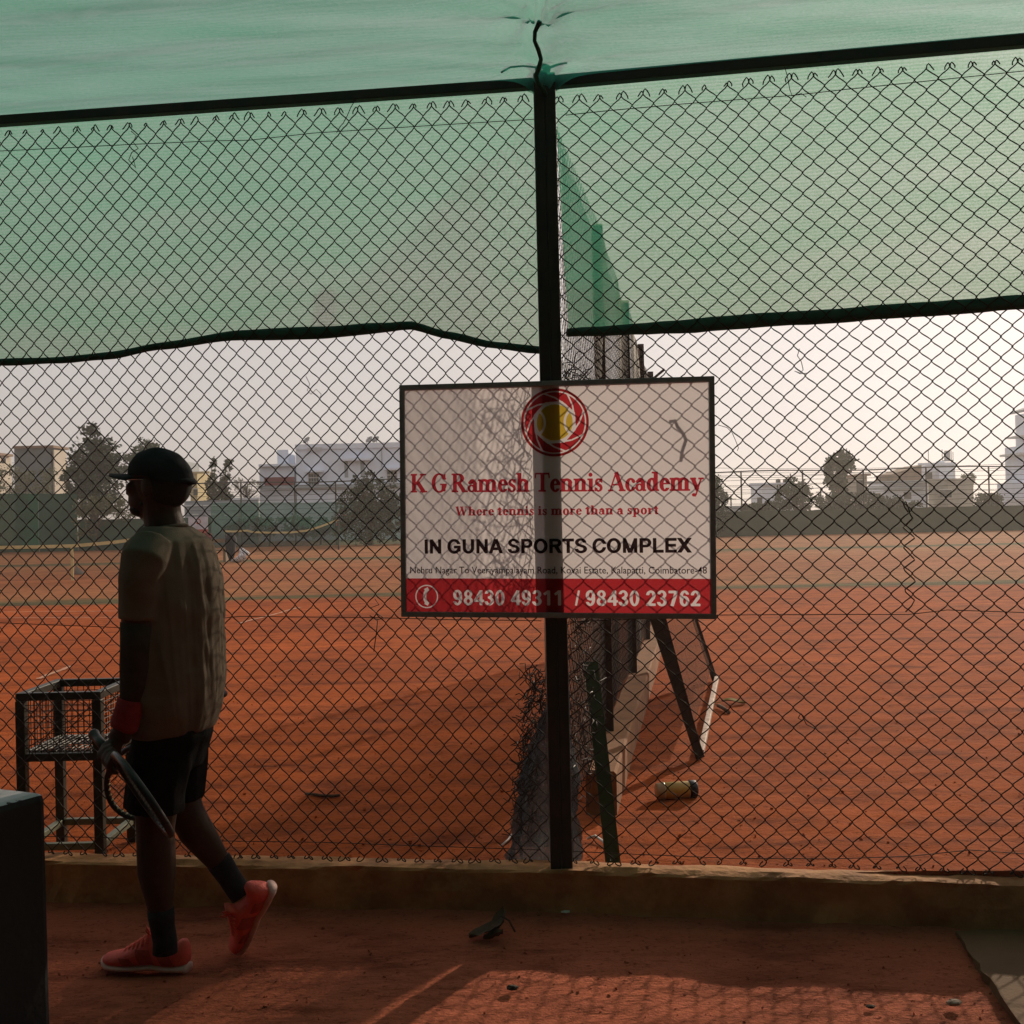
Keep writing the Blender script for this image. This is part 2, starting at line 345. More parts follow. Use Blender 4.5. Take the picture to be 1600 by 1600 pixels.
def digit_font():
    S = .20; T = .15; g = {}
    g['0'] = RG(.31, .5, .30, .52, S, T)
    g['1'] = UN(RC(.27, 0, .27 + S, 1), LN(.08, .72, .36, .95, .17))
    g['2'] = UN(IN(RG(.31, .70, .29, .31, S, T), UN(RC(-1, .70, 2, 2), RC(.31, .4, 2, 2))), LN(.50, .58, .14, .08, .19), RC(.02, 0, .60, .165))
    g['3'] = UN(IN(RG(.30, .74, .28, .28, S - .01, T), UN(RC(-1, .76, 2, 2), RC(.30, .3, 2, 2))), IN(RG(.30, .27, .30, .29, S, T), UN(RC(-1, -1, 2, .26), RC(.30, -1, 2, 2))), RC(.22, .44, .42, .58))
    g['4'] = UN(RC(.36, 0, .36 + S - .01, 1), RC(.0, .22, .66, .37), LN(.08, .32, .44, .96, .16))
    g['6'] = UN(RG(.32, .32, .29, .34, S, T), IN(RG(.33, .55, .31, .47, S, T), UN(RC(-1, .40, .33, 2), RC(.3, .75, 2, 2))))
    g['9'] = UN(RG(.30, .68, .29, .34, S, T), IN(RG(.29, .45, .31, .47, S, T), UN(RC(.29, -1, 2, .60), RC(-1, -1, .32, .25))))
    g['7'] = UN(RC(.03, .83, .60, 1), LN(.50, .90, .24, 0, .21))
    g['8'] = UN(RG(.31, .75, .265, .27, S - .02, T - .01), RG(.31, .27, .30, .29, S, T))
    g['/'] = LN(.06, 0, .26, 1, .13)
    adv = {k: .68 for k in g}
    for k, w_, f in (('I', .39, RC(.10, 0, .10 + S, 1)),
        ('N', 1.0, UN(RC(.10, 0, .29, 1), RC(.71, 0, .90, 1), IN(LN(.14, 1.02, .86, -.02, .21), RC(.1, 0, .9, 1)))),
        ('G', 1.09, UN(SUB(RG(.54, .5, .48, .52, S, T), RC(.56, .40, 1.2, .68)), RC(.54, .37, 1.0, .53), RC(.82, .14, 1.0, .5))),
        ('U', 1.0, UN(RC(.10, .36, .30, 1), RC(.70, .36, .90, 1), IN(RG(.5, .38, .40, .40, S, T + .01), RC(0, -1, 1, .38)))),
        ('A', 1.0, UN(IN(UN(LN(.08, -.1, .50, 1.05, .20), LN(.92, -.1, .50, 1.05, .20)), RC(-1, 0, 2, 1)), RC(.24, .23, .76, .38))),
        ('S', .93, UN(IN(RG(.46, .74, .37, .28, S, T - .01), UN(RC(-1, .74, 2, 2), RC(-1, .4, .46, .8))), IN(RG(.47, .27, .41, .29, S, T), UN(RC(-1, -1, 2, .27), RC(.47, .1, 2, .6))), LN(.30, .56, .64, .46, .15))),
        ('P', .93, UN(RC(.10, 0, .30, 1), IN(RG(.54, .69, .34, .31, S, T), RC(.5, 0, 2, 2)), RC(.25, .84, .56, 1), RC(.25, .38, .56, .53))),
        ('O', 1.09, RG(.54, .5, .48, .52, S + .01, T)),
        ('R', 1.0, UN(RC(.10, 0, .30, 1), IN(RG(.58, .72, .34, .28, S, T), RC(.54, 0, 2, 2)), RC(.25, .84, .60, 1), RC(.25, .44, .60, .58), IN(LN(.52, .52, .88, -.06, .22), RC(0, 0, 2, .6)))),
        ('T', .85, UN(RC(.325, 0, .525, 1), RC(.03, .83, .82, 1))),
        ('C', 1.0, SUB(RG(.52, .5, .47, .52, S, T), RC(.56, .37, 1.2, .64))),
        ('M', 1.16, UN(RC(.10, 0, .28, 1), RC(.88, 0, 1.06, 1), IN(UN(LN(.16, 1.05, .58, -.05, .20), LN(1.0, 1.05, .58, -.05, .20)), RC(.1, 0, 1.06, 1)))),
        ('L', .85, UN(RC(.10, 0, .30, 1), RC(.10, 0, .80, .17))),
        ('E', .93, UN(RC(.10, 0, .30, 1), RC(.1, 0, .86, .165), RC(.1, .425, .80, .585), RC(.1, .835, .85, 1))),
        ('X', .93, IN(UN(LN(.06, -.08, .87, 1.08, .22), LN(.87, -.08, .06, 1.08, .22)), RC(-1, 0, 2, 1)))): g[k] = f; adv[k] = w_
    adv['/'] = .34; adv[' '] = .33; g[' '] = None
    return {k: (adv[k], g[k]) for k in g}
# ------------------------------------------------------------------ material list
mat("steel_dark", (.012, .016, .014), (.03, .022, .016), 9, .55, .15, 60, metal=.3)
mat("rust_wire", (.016, .011, .008), (.034, .021, .013), 14, .55, metal=.3)
mat("rust_bar", (.018, .012, .01), (.05, .025, .016), 12, .6, .2, 90, metal=.3)
mat("kerb", (.27, .112, .040), (.50, .235, .088), 5, .9, .6, 40, detail=12, lo=.38, hi=.62)
mat("kerb_old", (.17, .066, .021), (.26, .112, .038), 6, .9, .3, 40)
mat("slab", (.125, .062, .028), (.18, .095, .045), 3, .9, .2, 60)
mat("sign_frame", (.17, .17, .18), (.24, .23, .235), 20, .5, metal=.3)
mat("skin", (.045, .022, .014), (.066, .033, .020), 22, .6, .12, 180, spec=.2)
mat("hair", (.008, .007, .006), (.016, .013, .011), 60, .7)
mat("cap", (.012, .014, .018), (.022, .026, .031), 9, .9, .25, 220, spec=.08)
mat("shorts", (.0035, .0035, .0038), (.0065, .006, .006), 12, .9, .25, 160, spec=.04)
mat("sock", (.010, .010, .012), (.018, .018, .02), 30, .9, .4, 250)
mat("sleeve", (.042, .030, .022), (.06, .042, .031), 30, .9, .2, 250, spec=.06)
mat("wristband", (.30, .025, .03), (.22, .018, .022), 40, .95, .5, 300)
mat("neon", (.42, .55, .04), (.36, .46, .03), 12, .8)
mat("shoe", (.88, .135, .105), (.74, .10, .075), 16, .65, .3, 140)
mat("shoe_sole", (.80, .50, .45), (.66, .36, .31), 16, .6)
mat("lace", (.80, .14, .09), None, 12, .8)
mat("racquet", (.012, .012, .014), (.03, .03, .03), 12, .35)
mat("racquet_pale", (.75, .68, .40), (.55, .5, .22), 60, .5)
mat("string", (.10, .10, .08), None, 12, .5)
mat("metal_bright", (.7, .7, .72), None, 12, .2, metal=1.0)
mat("cart_paint", (.022, .024, .018), (.05, .045, .03), 14, .45, .1, 90, metal=.2)
mat("cart_rail", (.13, .145, .09), (.20, .20, .13), 18, .5)
mat("green_paint", (.012, .028, .008), (.028, .05, .012), 7, .5, .15, 50)
mat("white_bar", (.62, .50, .40), (.35, .22, .15), 22, .6)
mat("can_body", (.42, .26, .05), (.5, .33, .08), 8, .35)
mat("can_cap", (.012, .012, .02), None, 8, .4)
mat("can_clear", (.42, .30, .16), (.5, .36, .2), 9, .3)
mat("leaf_dry", (.30, .24, .05), (.22, .14, .04), 9, .7)
mat("twig", (.06, .035, .02), (.10, .055, .03), 30, .9)
mat("litter", (.75, .72, .66), (.6, .55, .48), 20, .7)
mat("cloth_dark", (.03, .022, .016), (.055, .04, .028), 20, .9, .4, 60)
mat("cord", (.012, .05, .034), (.02, .07, .045), 90, .8)
mat("hem", (.014, .07, .05), (.024, .11, .078), 12, .85, .3, 80)
mat("stone", (.22, .15, .11), (.34, .25, .2), 12, .9)
mat("shed", (.05, .038, .032), (.07, .05, .04), 3, .9)
mat("shed_roof", (.05, .045, .042), None, 3, .8)
netmat("shade_near", (.010, .165, .108), (.012, .055, .038), -.06, weave=26, var=.14, broad=2.4, stretch=(.5, .5, 2.5), wav=.12, fineamp=.46, finescale=190, glow=(.155, .165, .098), low_tint=(2.05, 3.05, (.020, .092, .060)))
netmat("shade_canopy", (.017, .150, .100), (.010, .06, .04), .03, weave=70, var=.20, broad=3.4, stretch=(.30, 3.2, 3.2), wav=.05, fineamp=.30, finescale=170, glow=(.095, .14, .095))
netmat("net_grey", (.05, .042, .038), (.06, .045, .038), .95, weave=300, var=.04, broad=6, graze=.35)
netmat("net_low", (.075, .058, .048), (.10, .075, .06), .62, weave=90, var=.12, broad=9, fineamp=.2, graze=.30)
netmat("net_blue", (.045, .052, .058), (.085, .095, .105), .06, weave=60, var=.40, broad=22, fineamp=.4)
netmat("net_brown", (.10, .055, .04), (.13, .07, .05), .22, weave=500, var=.10, broad=8)
netmat("tennis_mesh", (.01, .01, .01), (.02, .018, .016), .56, weave=60, var=.06)
netmat("far_screen", (.006, .05, .030), (.009, .060, .036), .04, weave=20, var=.05, broad=.8)
netmat("far_screen_thin", (.012, .06, .045), (.016, .06, .048), .42, weave=20, var=.10, broad=.6)
m, N, L = newmat("sheet")           # translucent printed banner
o_ = N.new("ShaderNodeOutputMaterial"); a_ = N.new("ShaderNodeBsdfTranslucent"); b_ = N.new("ShaderNodeBsdfDiffuse"); s_ = N.new("ShaderNodeAddShader")
a_.inputs[0].default_value = (.325, .30, .306, 1); b_.inputs[0].default_value = (.40, .39, .40, 1)
L.new(a_.outputs[0], s_.inputs[0]); L.new(b_.outputs[0], s_.inputs[1]); L.new(s_.outputs[0], o_.inputs[0])
inkmat("ink_red", (.60, .045, .055)); inkmat("ink_dark_red", (.42, .03, .035)); inkmat("ink_black", (.035, .02, .022)); inkmat("ink_title", (.58, .05, .075))
inkmat("ink_yellow", (.78, .58, .07)); inkmat("ink_grey", (.62, .62, .64))

# black pillar: paint chipped off round the edge of its white top
m, N, L = newmat("pillar")
o_ = N.new("ShaderNodeOutputMaterial"); b = N.new("ShaderNodeBsdfPrincipled"); L.new(b.outputs[0], o_.inputs[0]); b.inputs["Roughness"].default_value = .75
ge = N.new("ShaderNodeNewGeometry"); sx = N.new("ShaderNodeSeparateXYZ"); L.new(ge.outputs["Normal"], sx.inputs[0])
sp = N.new("ShaderNodeSeparateXYZ"); tc = N.new("ShaderNodeTexCoord"); L.new(tc.outputs["Object"], sp.inputs[0])
ax = N.new("ShaderNodeMath"); ax.operation = 'ABSOLUTE'; L.new(sp.outputs[0], ax.inputs[0])
ay = N.new("ShaderNodeMath"); ay.operation = 'ABSOLUTE'; L.new(sp.outputs[1], ay.inputs[0])
mxn = N.new("ShaderNodeMath"); mxn.operation = 'MAXIMUM'; L.new(ax.outputs[0], mxn.inputs[0]); L.new(ay.outputs[0], mxn.inputs[1])
nz = N.new("ShaderNodeTexNoise"); nz.inputs["Scale"].default_value = 30; nz.inputs["Detail"].default_value = 8; L.new(tc.outputs["Object"], nz.inputs["Vector"])
ad = N.new("ShaderNodeMath"); ad.operation = 'MULTIPLY_ADD'; ad.inputs[1].default_value = .10; L.new(nz.outputs["Fac"], ad.inputs[0]); L.new(mxn.outputs[0], ad.inputs[2])
lt = N.new("ShaderNodeMath"); lt.operation = 'LESS_THAN'; lt.inputs[1].default_value = .262; L.new(ad.outputs[0], lt.inputs[0])
gt = N.new("ShaderNodeMath"); gt.operation = 'GREATER_THAN'; gt.inputs[1].default_value = .8; L.new(sx.outputs[2], gt.inputs[0])
mu = N.new("ShaderNodeMath"); mu.operation = 'MULTIPLY'; L.new(lt.outputs[0], mu.inputs[0]); L.new(gt.outputs[0], mu.inputs[1])
cm = N.new("ShaderNodeMix"); cm.data_type = 'RGBA'; cm.inputs["A"].default_value = (.012, .012, .014, 1); cm.inputs["B"].default_value = (.52, .49, .52, 1)
L.new(mu.outputs[0], cm.inputs["Factor"]); L.new(cm.outputs["Result"], b.inputs["Base Color"])
bp = N.new("ShaderNodeBump"); bp.inputs["Strength"].default_value = .4; bp.inputs["Distance"].default_value = .01; L.new(nz.outputs["Fac"], bp.inputs["Height"]); L.new(bp.outputs[0], b.inputs["Normal"])

# clay: colour bands across the courts, scuffs, crumbs
def clay(name, bands, dark=1.0, fine=1.0):
    m, N, L = newmat(name)
    out = N.new("ShaderNodeOutputMaterial"); b = N.new("ShaderNodeBsdfPrincipled"); b.inputs["Roughness"].default_value = .95; b.inputs["Specular IOR Level"].default_value = .1
    L.new(b.outputs[0], out.inputs[0])
    ge = N.new("ShaderNodeNewGeometry"); se = N.new("ShaderNodeSeparateXYZ"); L.new(ge.outputs["Position"], se.inputs[0])
    def nz(scale, det=6, stretch=None, rough=.6):
        n = N.new("ShaderNodeTexNoise"); n.inputs["Scale"].default_value = scale; n.inputs["Detail"].default_value = det; n.inputs["Roughness"].default_value = rough
        src = ge.outputs["Position"]
        if stretch:
            mp = N.new("ShaderNodeMapping"); mp.inputs["Scale"].default_value = stretch; L.new(src, mp.inputs[0]); src = mp.outputs[0]
        L.new(src, n.inputs["Vector"]); return n.outputs["Fac"]
    def math_(op, a, bb, c=None):
        x = N.new("ShaderNodeMath"); x.operation = op
        for i, q in enumerate((a, bb, c)):
            if q is None: continue
            if isinstance(q, (int, float)): x.inputs[i].default_value = q
            else: L.new(q, x.inputs[i])
        return x.outputs[0]
    def ramp(fac, stops, interp='LINEAR'):
        r = N.new("ShaderNodeValToRGB"); r.color_ramp.interpolation = interp
        while len(r.color_ramp.elements) < len(stops): r.color_ramp.elements.new(.5)
        for e, (p_, c) in zip(r.color_ramp.elements, stops): e.position = p_; e.color = rgba(c)
        L.new(fac, r.inputs[0]); return r.outputs[0]
    def mix(kind, f, a, bb):
        x = N.new("ShaderNodeMix"); x.data_type = 'RGBA'; x.blend_type = kind
        if isinstance(f, float): x.inputs["Factor"].default_value = f
        else: L.new(f, x.inputs["Factor"])
        for key, q in (("A", a), ("B", bb)):
            if isinstance(q, tuple): x.inputs[key].default_value = rgba(q)
            else: L.new(q, x.inputs[key])
        return x.outputs["Result"]
    yy = math_('MULTIPLY_ADD', nz(.9, 5, (.25, 1, 1)), 1.6, se.outputs[1]); yy = math_('SUBTRACT', yy, .8)
    col = ramp(math_('DIVIDE', yy, 80.0), [(p_ / 80.0, c) for p_, c in bands])
    col = mix('MULTIPLY', .75, col, ramp(nz(.35, 6, (.6, 1.6, 1)), [(.34, (.66, .60, .56)), (.66, (1.12, 1.08, 1.05))]))
    col = mix('MULTIPLY', .8, col, ramp(nz(3.2, 9, (.55, 1.3, 1), .7), [(.36, (.46, .40, .37)), (.5, (.96, .95, .94)), (.68, (1.2, 1.17, 1.12))]))
    spk = nz(48 * fine, 4, (.7, 1, 1), .75)
    col = mix('MULTIPLY', .8, col, ramp(spk, [(.33, (.34, .29, .27)), (.45, (1, 1, 1)), (.66, (1, 1, 1)), (.78, (1.35, 1.3, 1.25))]))
    if dark != 1.0: col = mix('MULTIPLY', 1.0, col, (dark, dark, dark))
    L.new(col, b.inputs["Base Color"])
    scf = nz(2.1, 8, (.5, 2.6, 1), .75)
    col = mix('MULTIPLY', .85, col, ramp(scf, [(.31, (.36, .30, .27)), (.45, (1, 1, 1)), (.60, (1, 1, 1)), (.72, (1.25, 1.22, 1.18))]))
    L.new(col, b.inputs["Base Color"])
    h = math_('MULTIPLY_ADD', nz(9, 9, (.6, 1.4, 1), .7), 1.0, math_('MULTIPLY', nz(70, 4), .22))
    bp = N.new("ShaderNodeBump"); bp.inputs["Strength"].default_value = .9; bp.inputs["Distance"].default_value = .035; L.new(h, bp.inputs["Height"]); L.new(bp.outputs[0], b.inputs["Normal"])
CLAY = (.40, .088, .015); SAND = (.35, .145, .055); MOSS = (.11, .10, .042); MIDC = (.36, .118, .042)
clay("court_clay", [(0, CLAY), (18.9, CLAY), (19.3, MOSS), (19.9, MOSS), (20.6, SAND), (27, MIDC), (36.5, SAND), (38.3, MOSS), (39.2, MOSS), (40.2, SAND), (57, SAND), (70, (.3, .2, .11))])
clay("path_clay", [(0, (.50, .140, .075)), (79, (.50, .140, .075))], fine=1.3)

# ------------------------------------------------------------------ fence lines
PX = P(865, 805, 3.97); POST = Vector((PX.x, 3.97, 0))
UL = Vector((1, -.118, 0)).normalized(); UR = Vector((1, -.165, 0)).normalized()
NL = Vector((UL.y, -UL.x, 0)); NR = Vector((UR.y, -UR.x, 0))      # towards the walkway
LLEN, RLEN = 3.45, 3.05
ENDL = POST - UL * LLEN; ENDR = POST + UR * RLEN
NB_ = (NL + NR).normalized()
def FL(px, py, off=0.0): return PL(px, py, POST + NL * off, NL)
def FR(px, py, off=0.0): return PL(px, py, POST + NR * off, NR)

# ------------------------------------------------------------------ ground
def ground_grid(xs, ys, fn):
    mb = MB(); q = len(xs)
    for y in ys:
        for x in xs: mb.v.append(fn(x, y))
    mb.f = [(j * q + i, j * q + i + 1, (j + 1) * q + i + 1, (j + 1) * q + i) for j in range(len(ys) - 1) for i in range(q - 1)]
    return mb
def fence_y(x): return POST.y + ((x - POST.x) * (UL.y / UL.x) if x < POST.x else (x - POST.x) * (UR.y / UR.x))
def symgrid(near, far, n0, n1):
    a = list(np.linspace(0, near, n0)); b = list(near * (far / near) ** np.linspace(0, 1, n1)[1:])
    p = a + b; return [-q for q in reversed(p[1:])] + p
xs = symgrid(4, 300, 70, 26); ts = list(np.linspace(0, 6, 110)) + list(6 * (400 / 6) ** np.linspace(0, 1, 46)[1:])
def courtz(x, y, t):
    if t < 25:
        f = max(0, 1 - t / 25)
        return Z0 + f * (.014 * noise.noise(Vector((x * 1.1, y * 1.1, 1))) + .012 * noise.noise(Vector((x * 4, y * 5, 4))) + .009 * noise.noise(Vector((x * 11, y * 14, 7)))) 
    return Z0
g = MB(); q = len(xs)
for t in ts:
    for x in xs:
        xc = max(-3.6, min(3.6, x)); y = fence_y(xc) + t; g.v.append((x, y, courtz(x, y, t)))
g.f = [(j * q + i, j * q + i + 1, (j + 1) * q + i + 1, (j + 1) * q + i) for j in range(len(ts) - 1) for i in range(q - 1)]
tag(obj("court_ground", g, "court_clay", smooth=True), "orange clay tennis court ground beyond the fence", "ground", kind="structure")
xs2 = symgrid(3, 40, 90, 10); ys2 = [-40, -20, -8, -4, -2] + list(np.linspace(-1, 2.4, 20)) + list(np.linspace(2.45, 4.5, 70))
def pathz(x, y):
    z = .010 * noise.noise(Vector((x * 1.7, y * 1.7, 11))) + .006 * noise.noise(Vector((x * 6, y * 6, 3))) + .004 * noise.noise(Vector((x * 17, y * 17, 8)))
    d = fence_y(max(-3.5, min(3.5, x))) - y
    if d < .5: z += .03 * max(0, (.5 - d) / .5) ** 2
    return z - .012
g = ground_grid([x for x in xs2], ys2, lambda x, y: (x, y, pathz(x, y) if y > -1 else -.012))
g.v = [(x, min(y, fence_y(max(-3.5, min(3.5, x))) + .02), z) for x, y, z in g.v]
tag(obj("path", g, "path_clay", smooth=True), "dusty red earth walkway in front of the fence", "path", kind="structure")
# concrete pad, right edge of the walkway
a, b2, c, d = G(1492, 1462, .0), G(1612, 1630, .0), G(1900, 1630, .0), G(1900, 1440, .0)
g = MB(); n_ = 14
for top in (.016, -.03):
    for p_ in ([a.lerp(b2, i / n_) + Vector((RNG.uniform(-.008, .008), 0, 0)) for i in range(n_ + 1)] + [c, d]): g.v.append((p_.x, p_.y, top))
k = n_ + 3; g.f = [tuple(range(k))] + [(i, (i + 1) % k, k + (i + 1) % k, k + i) for i in range(k)]
tag(obj("pavement", g, "slab"), "pale concrete pad at the right end of the walkway", "pavement", kind="structure")

# low wall under the fence
def kerb(pts, prof, name, m, jit=.004, step=.06):
    dense = []
    for p_, q_ in zip(pts[:-1], pts[1:]):
        k = max(1, int((q_ - p_).length / step)); dense += [p_.lerp(q_, i / k) for i in range(k)]
    dense.append(pts[-1]); mb = MB(); n = len(prof)
    for i, p_ in enumerate(dense):
        t = (dense[min(i + 1, len(dense) - 1)] - dense[max(i - 1, 0)]).normalized(); nn = Vector((t.y, -t.x, 0))
        for j, (o, z) in enumerate(prof):
            e = jit * noise.noise(Vector((p_.x * 5, p_.y * 5, j * 3.1))) * 2 + jit * noise.noise(Vector((p_.x * 17, p_.y * 17, j * 5.1)))
            mb.v.append(tuple(p_ + nn * (o + e) + Vector((0, 0, z + e * .8))))
    mb.f = [(i * n + j, i * n + (j + 1) % n, (i + 1) * n + (j + 1) % n, (i + 1) * n + j) for i in range(len(dense) - 1) for j in range(n)]
    mb.f += [tuple(range(n)), tuple(range((len(dense) - 1) * n + n - 1, (len(dense) - 1) * n - 1, -1))]
    return mb
kb = kerb([ENDL - UL * .3, POST, ENDR + UR * .3], [(.078, -.12), (.072, .0), (.070, .08), (.068, .152), (.060, .162), (.02, .165), (-.03, .163), (-.056, .160), (-.064, .150), (-.066, -.12)], "low_wall", "kerb", jit=.007, step=.04)
tag(obj("low_wall", kb, "kerb"), "low ochre concrete kerb wall under the near chain link fence", "low wall")

# ------------------------------------------------------------------ near chain link fence
fen = thing("chain_link_fence", "near rusty chain link fence with dark centre post on the low kerb wall", "fence", POST)
pb = MB()
for ox, wd in ((-.0205, .040), (.0205, .040)):
    pb.box((POST.x + ox, POST.y - .015, 1.62), (wd, .055, 2.98), bev=.004)
obj("post", pb, "steel_dark", fen)
for e, u in ((ENDL, UL), (ENDR, UR)):
    obj("post", MB().box((e.x, e.y, 1.62), (.06, .05, 2.98), bev=.004), "steel_dark", fen)
RZ = 3.085
obj("top_rail", MB().bar(ENDL + Vector((0, 0, RZ)), POST + Vector((0, 0, RZ)) - UL * .04, .04, .036, bev=.003), "steel_dark", fen)
obj("top_rail", MB().bar(POST + Vector((0, 0, RZ)) + UR * .04, ENDR + Vector((0, 0, RZ)), .04, .042, bev=.003), "steel_dark", fen)
obj("chain_link", chain_link(ENDL + NL * .0, UL, NL, LLEN - .035, .192, 3.052, .0705, .0757, .0024, 5, seed=1), "rust_wire", fen, smooth=True)
obj("chain_link", chain_link(POST + UR * .035, UR, NR, RLEN - .03, .192, 3.052, .0765, .0745, .0024, 5, seed=2), "rust_wire", fen, smooth=True)
def wire_on(fn, pts, r=.0016, sag=.002, off=.004):
    return MB().tube([fn(x, y, off) for x, y in pts], r, 5)
for fn, pts in ((FL, [(-300, 262), (0, 236), (60, 233), (200, 226), (340, 220), (390, 219), (490, 208), (660, 197), (840, 186)]),
                (FR, [(884, 180), (960, 172), (1060, 163), (1240, 149), (1320, 140), (1600, 111), (1800, 92)]),
                (FL, [(-300, 976), (0, 973), (200, 981), (376, 963), (590, 965), (700, 968), (846, 970)]),
                (FR, [(886, 972), (1120, 961), (1300, 960), (1420, 960), (1480, 953), (1600, 957), (1800, 955)]),
                (FL, [(-300, 1302), (0, 1306), (140, 1308), (280, 1313), (500, 1316), (846, 1328)]),
                (FR, [(886, 1330), (1140, 1341), (1300, 1342), (1420, 1338), (1515, 1328), (1600, 1334), (1800, 1336)])):
    obj("tension_wire", wire_on(fn, pts), "rust_wire", fen, smooth=True)

# scraps of wire and twine caught in the fence
def scrap(name, fn, pts, r, label, cat, m="rust_wire", off=.008, jag=0):
    t = []
    for i, (x, y) in enumerate(pts): t.append(fn(x, y, off + .006 * math.sin(i * 2.1)))
    return tag(obj(name, MB().tube(t, r, 6), m, smooth=True), label, cat)
scrap("repair_wire", FR, [(1419, 800), (1414, 793), (1411, 786), (1416, 784), (1420, 795), (1422, 803), (1426, 810), (1416, 820), (1411, 824), (1427, 838), (1429, 841), (1414, 852), (1412, 856), (1427, 872), (1429, 875), (1412, 888), (1414, 892), (1428, 905), (1430, 909), (1414, 921), (1415, 925), (1429, 938), (1424, 947), (1415, 956)], .0027, "thick dark repair wire zigzagging down the right panel of the fence", "wire")
scrap("loose_twine", FL, [(586, 936), (592, 945), (578, 950), (588, 958), (600, 966), (590, 968), (578, 962), (590, 970), (588, 990), (584, 1018)], .0018, "small tangle of dark twine hanging left of the sign's lower corner", "twine")
scrap("loose_thread", FR, [(1249, 545), (1246, 556), (1252, 565), (1255, 578), (1250, 583), (1242, 580), (1250, 584), (1262, 583)], .0014, "thin twisted thread caught in the mesh against the sky right of the sign", "thread")
scrap("wire_end", FL, [(205, 205), (213, 212), (208, 222), (216, 232), (206, 238), (201, 250), (212, 262), (207, 245)], .0018, "broken wire ends curling on the upper left net", "wire")
scrap("wire_end", FL, [(548, 160), (556, 155), (548, 168), (543, 180), (536, 193), (532, 197), (526, 207)], .0017, "bent wire end sticking out under the rail above the left net's middle", "wire")
scrap("wire_end", FR, [(1226, 105), (1230, 118), (1234, 140), (1238, 150), (1252, 146), (1260, 152)], .0014, "loose tie wire dangling under the rail on the right panel", "wire")
scrap("dry_tendril", FR, [(1122, 664), (1136, 668), (1144, 676), (1150, 690), (1154, 700), (1152, 704)], .0012, "dry curly tendril hooked in the mesh at the sign's right edge", "tendril", m="twig")
scrap("dry_tendril", FL, [(478, 588), (484, 600), (480, 610), (486, 616), (494, 608), (502, 616), (500, 622)], .0012, "dry curly tendril in the mesh above the white house", "tendril", m="twig")
scrap("wire_loop", FR, [(1251, 1115), (1247, 1122), (1254, 1126), (1258, 1121), (1252, 1115), (1260, 1132), (1275, 1139)], .0018, "bent wire loop on the right panel over the clay", "wire")

# ------------------------------------------------------------------ shade nets
def curve_at(pts, x):
    if x <= pts[0][0]: return pts[0][1]
    for (a0, b0), (a1, b1) in zip(pts[:-1], pts[1:]):
        if x <= a1:
            t = (x - a0) / (a1 - a0); t = t * t * (3 - 2 * t) * .5 + t * .5; return b0 + (b1 - b0) * t
    return pts[-1][1]
LB = [(-320, 578), (0, 566), (90, 563), (170, 556), (250, 541), (370, 524), (500, 520), (600, 512), (640, 508), (700, 524), (770, 539), (842, 547)]
RB = [(886, 520), (1000, 514), (1250, 497), (1450, 483), (1600, 472), (1900, 450)]
LE = [(120, 0), (180, 873), (300, 876), (420, 882), (520, 887)]
def lnet(u, v):
    x = -320 + u * (846 + 320); top = FL(x, 150); top.z = 3.088; bot = FL(x, curve_at(LB, x)); p = top.lerp(bot, v)
    return p - NL * (.030 + .012 * math.sin(v * 3.1) + .018 * (noise.noise(Vector((p.x * 1.4, p.z * 2, 2))) + .3 * noise.noise(Vector((p.x * 5, p.z * 9, 2)))))
def rnet(u, v):
    xl = 866 + 21 * (v ** 1.25); x = xl + u * (1900 - xl); top = FR(x, 110); top.z = 3.088; bot = FR(x, curve_at(RB, x)); p = top.lerp(bot, v)
    return p - NR * (.030 + .012 * math.sin(v * 3.1) + .018 * (noise.noise(Vector((p.x * 1.4, p.z * 2, 8))) + .3 * noise.noise(Vector((p.x * 5, p.z * 9, 2)))))
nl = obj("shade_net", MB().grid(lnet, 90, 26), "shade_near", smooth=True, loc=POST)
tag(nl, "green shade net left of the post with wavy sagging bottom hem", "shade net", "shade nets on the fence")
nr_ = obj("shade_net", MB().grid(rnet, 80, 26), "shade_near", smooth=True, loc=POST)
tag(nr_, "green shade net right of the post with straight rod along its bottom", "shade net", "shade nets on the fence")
hem = MB(); hp, hr = [], []
for i in range(71):
    x = -320 + i / 70 * (843 + 320); p = FL(x, curve_at(LB, x), -.034); hp.append(p); hr.append(.0145 + .011 * math.exp(-((x - 480) / 130) ** 2) + .003 * noise.noise(Vector((x * .02, 0, 0))))
obj("hem", hem.tube(hp, .012, 10, rs=hr), "hem", nl, smooth=True)
hp = [FR(886 + i / 40 * 1000, curve_at(RB, 886 + i / 40 * 1000), -.034) + Vector((0, 0, .004 * noise.noise(Vector((i * .6, 0, 0))))) for i in range(41)]
obj("hem", MB().tube(hp, .018, 10, rs=[.016 + .011 * min(1, i / 8) + .002 * noise.noise(Vector((i * .4, 3, 0))) for i in range(41)]), "hem", nr_, smooth=True)

